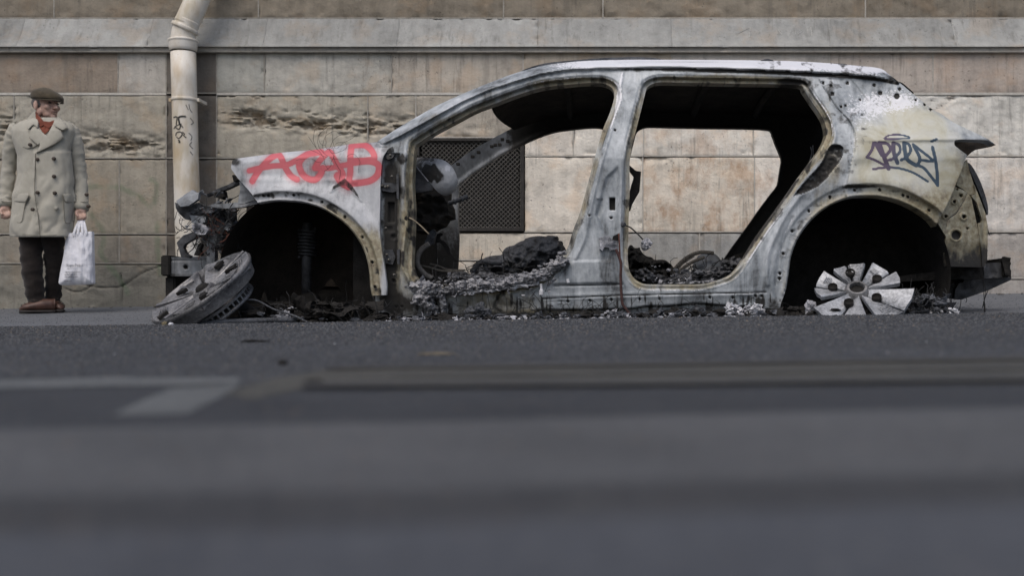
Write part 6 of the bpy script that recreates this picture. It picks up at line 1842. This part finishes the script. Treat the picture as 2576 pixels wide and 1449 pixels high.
# dark cords along coat seams and edges draw in their shadow lines
M_SEAMSHADE = cloth_mat('seam_shadow', (0.12, 0.112, 0.09), (0.19, 0.178, 0.145))
def seam_or_shadow(zpts, off, r=0.0022):
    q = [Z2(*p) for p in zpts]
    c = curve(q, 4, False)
    tube('seam_or_shadow', [P(x, y, float(coatY(x, y, off))) for x, y in c], r, M_SEAMSHADE, coat, 5, 0)
seam_or_shadow(((262, 372), (350, 382), (300, 420), (200, 470)), .041)
seam_or_shadow(((164, 384), (212, 424), (246, 368)), .039)
seam_or_shadow(((158, 338), (186, 312), (208, 330)), .051); seam_or_shadow(((308, 322), (332, 334), (350, 342), (372, 330)), .051)
seam_or_shadow(((198, 472), (196, 560), (194, 700), (212, 820), (224, 938)), .030, .0028)
seam_or_shadow(((108, 430), (150, 443), (180, 441), (206, 426)), .025)
for q in (((74, 738), (140, 743), (160, 706)), ((418, 742), (366, 744), (350, 702)), ((142, 742), (132, 800), (122, 850), (100, 858), (70, 846)), ((352, 706), (358, 800), (364, 856), (388, 862), (414, 850))): seam_or_shadow(q, .030)
seam_or_shadow(((102, 330), (108, 420), (106, 500), (98, 600)), .012, .003); seam_or_shadow(((392, 330), (386, 440), (398, 560), (408, 680)), .012, .003)  # dark gap between sleeve and body, drawn in as a shadow line
seam_or_shadow(((70, 915), (150, 926), (222, 932)), .016, .0016); seam_or_shadow(((226, 930), (310, 928), (388, 918)), .022, .0016)
for zq in (((4, 735), (40, 742), (66, 738)), ((416, 738), (452, 744), (490, 738))):
    tube('cuff_strap', [pp(*Z2(*p), -.052) for p in zq], .005, M_COATD, coat, 6, 3)
# trousers and shoes
trou = limb('trousers', [pp(80, 585), pp(79, 640, -.02), pp(83, 700, -.02), pp(92, 755, .0), pp(93, 773, .0)], [.084, .072, .066, .058, .057], M_TROU, person, 0.014, seed=8)
limb('trouser_leg', [pp(131, 585, .01), pp(136, 640, .05), pp(136, 700, .09), pp(134, 755, .12), pp(134, 770, .12)], [.078, .066, .057, .050, .049], M_TROU, trou, 0.014, seed=9)
def shoe(px, py, dy, ang, L=.285, W=.052):
    z0 = float(ground(*(pp(px, py, dy).xy)))
    c = pp(px, py, dy); c.z = z0 + 0.002
    M = Matrix.Translation(c) @ Matrix.Rotation(ang, 4, 'Z')
    # local x = toe direction
    xs = np.linspace(-.11, L - .11, 26)
    v, f, vs_, fs_ = [], [], [], []
    n = 20
    for i, x in enumerate(xs):
        t = i / 25
        w = W * (0.72 + 0.28 * math.sin(min(1, t * 1.3) * math.pi / 2)) * (1 - max(0, t - .72) ** 2 * 9) * (1 - max(0, .08 - t) * 4)
        h = 0.085 if t < .34 else 0.085 - (t - .34) / .66 * .045
        h *= 1 - max(0, t - .86) ** 2 * 25
        for k in range(n):
            a = math.pi * 2 * k / n
            yy, zz = math.cos(a), math.sin(a)
            v.append(M @ Vector((x, w * yy * (1 - .35 * max(0, zz) ** 2), .018 + max(0.004, h * .5 * (1 + zz)))))
            vs_.append(M @ Vector((x * 1.015, w * 1.08 * yy, .012 + .013 * zz)))
    for i in range(25):
        for k in range(n):
            q = (i * n + k, i * n + (k + 1) % n, (i + 1) * n + (k + 1) % n, (i + 1) * n + k)
            f.append(q)
    cap_ = [tuple(range(n)), tuple(25 * n + k for k in range(n))]
    o = plain('shoe', v, f + cap_, M_SHOE, person)
    plain('sole', vs_, f + cap_, M_SOLE, o)
    mb = MB()
    for k in range(4):
        x = .035 + k * .022
        h = .095 - k * .012
        mb.tube([M @ Vector((x, -.022, h - .006)), M @ Vector((x + .004, 0, h + .002)), M @ Vector((x, .022, h - .006))], .0024, 5)
    mb.build('lace', M_SOLE, o)
shoe(95, 788, -.03, math.radians(-155), .225, .042)
shoe(139, 786, .09, math.radians(-38), .215, .042)

# ---------------------------------------------------------------- tote bag in his hand
YBG = 7.66
bag = tag(empty('tote_bag', P(190, 716, YBG)), 'white cotton tote bag with small black print hanging from the hand of the old man', 'bag')
M_BAG = cloth_mat('white_cotton', (0.56, 0.56, 0.60), (0.76, 0.76, 0.80))
bo = np.array([(167, 587), (200, 584), (231, 582), (232.5, 640), (234, 711), (228, 715), (190, 716.5), (155, 717), (147, 711), (152, 680), (160, 640)], float)
bo = curve([(*q, 1) if i in (0, 2, 4, 8) else tuple(q) for i, q in enumerate(map(tuple, bo))], 4)
def bagrel(x, y):
    d = pdist(x, y, bo, True, 60)
    fold = 0.016 * (fbm(x / 9 + 0.1 * (y - 580) / 9, y / 80, o=3, s=6) - .5) * sm(600, 560, 0 * y + 580 + 0 * x) 
    vee = -0.010 * np.exp(-((x - (203 + (y - 590) * 0.0)) / 5) ** 2) * sm(720, 600, y)
    return -0.045 * (1 - np.exp(-d / 16)) * sm(575, 690, y) - 0.008 * (1 - np.exp(-d / 5)) + 0.022 * (fbm(x / 11, y / 70, o=3, s=6) - .5) + vee + 0.010 * (fbm(x / 16, y / 16, o=3, s=16) - .5)
bagm = sheet('bag_body', bo, (), YBG, 1.5, 0.035, M_BAG, bag, bagrel)
Hh = P(203.5, 549, YP_ - 0.062)
for a, b, y_ in (((186, 586), (200, 552), -.01), ((196, 585), (202, 550), -.006), ((207, 584), (205, 550), -.006), ((216, 584), (209, 552), -.01)):
    q = [P(a[0], a[1] + 8, YBG - .012), P(a[0], a[1], YBG - .012), P((a[0] * .55 + b[0] * .45), (a[1] + b[1]) / 2, YBG + 0.0), P(b[0], b[1], YP_ - .055), P(b[0], b[1] - 8, YP_ - .05)]
    pa = smooth_path(q, 6)
    v, f = [], []
    for p in pa:
        v += [p + Vector((-.010, 0, 0)), p + Vector((.010, -.002, 0)), p + Vector((.010, .003, 0)), p + Vector((-.010, .004, 0))]
    for i in range(len(pa) - 1):
        for k in range(4): f.append((i * 4 + k, i * 4 + (k + 1) % 4, (i + 1) * 4 + (k + 1) % 4, (i + 1) * 4 + k))
    raw('strap', v, f, M_BAG, bag)
M_PRINT = simple('black_print', (0.02, 0.02, 0.023), (0.05, 0.05, 0.055), 50, 0.8)
def bag_text(body, px, py, size, ext=0.0006):
    cu = bpy.data.curves.new('print', 'FONT'); cu.body = body; cu.size = size; cu.extrude = ext
    tmp = bpy.data.objects.new('print', cu); COL.objects.link(tmp)
    me = bpy.data.meshes.new_from_object(tmp.evaluated_get(bpy.context.evaluated_depsgraph_get()))
    bpy.data.objects.remove(tmp)
    me.materials.clear(); me.materials.append(M_PRINT)
    o = bpy.data.objects.new('print', me); COL.objects.link(o)
    yb = YBG + float(bagrel(np.array([px + 12.0]), np.array([float(py)]))[0]) - 0.012
    o.location = P(px, py, yb); o.rotation_euler = (math.radians(90), math.radians(-3), 0)
    o.parent = bag; o.matrix_parent_inverse = bag.matrix_basis.inverted()
bag_text('SuperExp...', 167, 671, 0.026)
bag_text('- Paris -', 167, 677, 0.010)
mb = MB()
for i, (x0, x1, y) in enumerate(((164, 204, 683.5), (163, 192, 688), (162, 190, 692), (162, 196, 696.5), (160, 180, 707))):
    x = x0
    rr = random.Random(i)
    while x < x1:
        w = rr.uniform(2, 6)
        yb = YBG + float(bagrel(np.array([x + 3.0]), np.array([float(y)]))[0]) - 0.010
        a, b = P(x, y + 1.0, yb), P(min(x + w, x1), y - .3, yb)
        mb.box((a.x, yb - .001, a.z), (b.x, yb, b.z)); x += w + 1.3
mb.build('print_line', M_PRINT, bag)

# ---------------------------------------------------------------- burnt debris along the car and crumbs on the road
def G2(px, Y): 
    X = (px - XV) * Y / F
    return Vector((X, Y, float(ground(X, Y))))
def gbox(x0, x1, Y0, Y1): return (x0, x1, 0, 0, Y0, Y1)
rubble('charred_rubble', 420, M_SOOT, gbox(935, 1965, 4.98, 5.26), (0.010, 0.042), 51, None, 2, 0.8, 0.6, 0.03)
rubble('charred_rubble', 260, M_CHAR, gbox(935, 1965, 4.96, 5.22), (0.008, 0.030), 52, None, 2, 0.9, 0.6, 0.03)
rubble('grey_ash_debris', 150, M_ASH, gbox(960, 1920, 4.94, 5.16), (0.006, 0.024), 53, None, 2, 0.95, 0.6, 0.025)
rubble('white_ash_debris', 24, M_WASH, gbox(960, 1920, 4.94, 5.12), (0.005, 0.020), 54, None, 2, 0.95, 0.6, 0.02)
rubble('white_ash_debris', 90, M_WASH, gbox(1826, 1918, 4.96, 5.10), (0.008, 0.022), 55, None, 3, 1.0, 0.6, 0.055)
rubble('charred_rubble', 300, M_SOOT, gbox(610, 950, 5.0, 5.75), (0.014, 0.060), 56, None, 2, 0.8, 0.6, 0.08)
rubble('charred_rubble', 120, M_CHAR, gbox(600, 950, 4.96, 5.6), (0.008, 0.026), 57, None, 2, 0.9, 0.6, 0.05)
rubble('grey_ash_debris', 36, M_ASH, gbox(690, 745, 5.02, 5.10), (0.006, 0.018), 58, None, 2, 1.0, 0.7, 0.08)
rubble('charred_rubble', 200, M_SOOT, gbox(1965, 2290, 5.02, 5.7), (0.012, 0.045), 59, None, 2, 0.8, 0.6, 0.05)
rubble('charred_rubble', 170, M_CHAR, gbox(2268, 2375, 5.05, 5.5), (0.010, 0.034), 60, None, 2, 0.9, 0.8, 0.09)
rubble('white_ash_debris', 40, M_WASH, gbox(2330, 2412, 5.05, 5.3), (0.006, 0.018), 61, None, 2, 0.95, 0.7, 0.03)
strands('burnt_wire_debris', 160, M_BLACK, gbox(940, 1960, 4.94, 5.2), 0.12, 0.0014, 62, None, 0.35, 0.05)
strands('burnt_wire_debris', 110, M_BLACK, gbox(600, 950, 4.96, 5.5), 0.14, 0.0016, 63, None, 0.35, 0.07)
strands('burnt_wire_debris', 120, M_BLACK, gbox(2262, 2380, 5.03, 5.4), 0.10, 0.0016, 64, None, 1.2, 0.09)
# larger pieces one can tell apart
def piece(name, label, px, Y, size, mat, amp, seed, dz=0.0, group=None, sub=4):
    g = G2(px, Y)
    p, f = lump(g + Vector((0, 0, size[2] * 0.55 + dz)), size, amp, seed, sub, 2.4, 5)
    o = raw(name, p, f, mat, None, False)
    # origin at its base
    o.data.transform(Matrix.Translation(-g)); o.location = g
    return tag(o, label, 'debris', group)
piece('melted_lump', 'round black melted lump stuck against the sill below the front door opening', 1203, 5.10, (0.052, 0.035, 0.048), M_CHAR, 1.0, 71, 0.01)
piece('melted_lump', 'curled black rubber remnant lying against the sill below the rear door opening', 1690, 5.08, (0.030, 0.022, 0.034), M_SOOT, 1.0, 72)
piece('melted_lump', 'dark crumbly heap beside the curled rubber remnant at the sill', 1748, 5.09, (0.060, 0.035, 0.034), M_CHAR, 1.0, 73)
piece('ash_flake', 'pale grey flake leaning on the sill behind the hanging loom', 1538, 5.06, (0.032, 0.012, 0.032), M_ASH, 1.0, 74)
piece('melted_alloy_lump', 'pale melted metal lump beside the left edge of the broken rear wheel', 2040, 5.14, (0.030, 0.026, 0.045), M_ASH, 0.8, 75, 0.01)
piece('ash_flake', 'small whitish clump on the cable under the front arch', 713, 5.0, (0.030, 0.02, 0.022), M_ASH, 1.1, 76, 0.03)
# cables and the sill trim fallen out of the front arch
def lying(name, label, pts, r, mat, cat='cable'):
    q = [G2(a, b) + Vector((0, 0, c)) for a, b, c in pts]
    base = q[0].copy()
    v, f = tube_mesh(smooth_path([p - base for p in q], 8), r, 8)
    o = raw(name, v, f, mat); o.location = base
    return tag(o, label, cat)
lying('burnt_cable', 'thin dark cable arching from the fallen front wheel to the ground', [(590, 5.0, .105), (640, 4.98, .115), (690, 4.97, .07), (740, 4.97, .04), (775, 4.96, .008)], 0.0045, M_CHAR)
lying('burnt_cable', 'second dark cable looping low behind the first under the front arch', [(600, 5.2, .05), (660, 5.2, .09), (712, 5.2, .095), (716, 5.2, .06), (700, 5.15, .01)], 0.004, M_BLACK)
lying('trim_strip', 'long charred trim strip lying on the road beside the fallen front wheel', [(505, 4.86, .004), (560, 4.88, .012), (630, 4.92, .018), (700, 4.96, .022), (745, 5.0, .02)], 0.013, M_CHAR, 'strip')
lying('steel_rod', 'grey rod lying behind the brake disc of the fallen front wheel', [(575, 5.06, .03), (640, 5.06, .024), (700, 5.06, .02)], 0.008, M_DARKSTEEL, 'rod')
mb_l = 'pale crumb of burnt debris lying on the dark asphalt road'
proto = None
for i, (px, py, s) in enumerate(((288, 892, 5), (842, 866, 6), (1640, 913, 8), (1812, 911, 6), (1790, 962, 6), (2150, 947, 5), (1405, 947, 6), (2232, 888, 5), (1110, 946, 5), (1925, 900, 5), (2160, 880, 4), (1735, 905, 5), (1205, 966, 5), (1745, 1064, 8), (1700, 1066, 6), (820, 968, 8), (560, 880, 4), (2330, 860, 4), (2085, 868, 4))):
    g = G(px, py)
    k = s * g.y / F * 0.5
    if proto is None:
        p, f = lump((0, 0, 0.4), (1, 0.8, 0.7), 0.8, 5, 2)
        proto = raw('debris_crumb', p, f, M_WASH, None, False)
        o = proto
    else:
        o = proto.copy(); COL.objects.link(o)
    o.location = g; o.scale = (k, k, k); o.rotation_euler = (0, 0, i * 1.3)
    tag(o, mb_l, 'debris', 'pale crumbs scattered on the road')
def flat_piece(name, label, px, py, w, d, h, mat, seed, rz=0.0):
    g = G(px, py)
    p, f = lump((0, 0, h * .5), (w, d, h), 0.6, seed, 3)
    o = raw(name, p, f, mat, None, False); o.location = g; o.rotation_euler = (0, 0, rz)
    return tag(o, label, 'debris')
flat_piece('tar_lump', 'flat black scrap on the road below the front arch', 640, 861, .028, .02, .004, M_SOOT, 3)
flat_piece('charred_bit', 'small black pebble on the road at the start of the brown joint strip', 711, 918, .007, .007, .005, M_SOOT, 4)
flat_piece('wood_splinter', 'thin pale splinter on the road below the front sill', 1096, 893, .028, .004, .003, simple('pale_wood', (0.08, 0.066, 0.05), (0.20, 0.17, 0.12), 40), 5, 0.1)
flat_piece('charred_bit', 'dark bean-shaped scrap on the near end of the joint strip', 785, 972, .012, .007, .005, M_SOOT, 6)
flat_piece('alloy_crumb', 'tan crumb on the road in front of the fallen front wheel', 414, 818, .013, .010, .010, M_OXIDE, 7)
flat_piece('glass_crumb', 'whitish crumb next to the tan one in front of the fallen front wheel', 430, 819, .010, .010, .009, M_WASH, 8)

flakes('charred_rubble', 150, M_CHAR, (940, 1960, 0, 0, 4.97, 5.16), (0.010, 0.036), 11, None, 0.03)
flakes('grey_ash_debris', 110, M_ASH, (960, 1930, 0, 0, 4.96, 5.12), (0.008, 0.026), 12, None, 0.025)
flakes('charred_rubble', 130, M_SOOT, (610, 950, 0, 0, 5.0, 5.6), (0.02, 0.08), 13, None, 0.09)
flakes('charred_rubble', 90, M_CHAR, (2262, 2385, 0, 0, 5.04, 5.4), (0.015, 0.05), 14, None, 0.10)
flakes('white_ash_debris', 34, M_WASH, (1826, 1918, 0, 0, 4.96, 5.08), (0.012, 0.04), 15, None, 0.05)

rubble('wall_base_grit', 220, simple('street_dirt', (0.02, 0.019, 0.017), (0.09, 0.082, 0.07), 30, 0.95), (-40, 2620, 0, 0, 8.40, 8.58), (0.004, 0.015), 91, None, 1, 0.8, 0.6, 0.006)
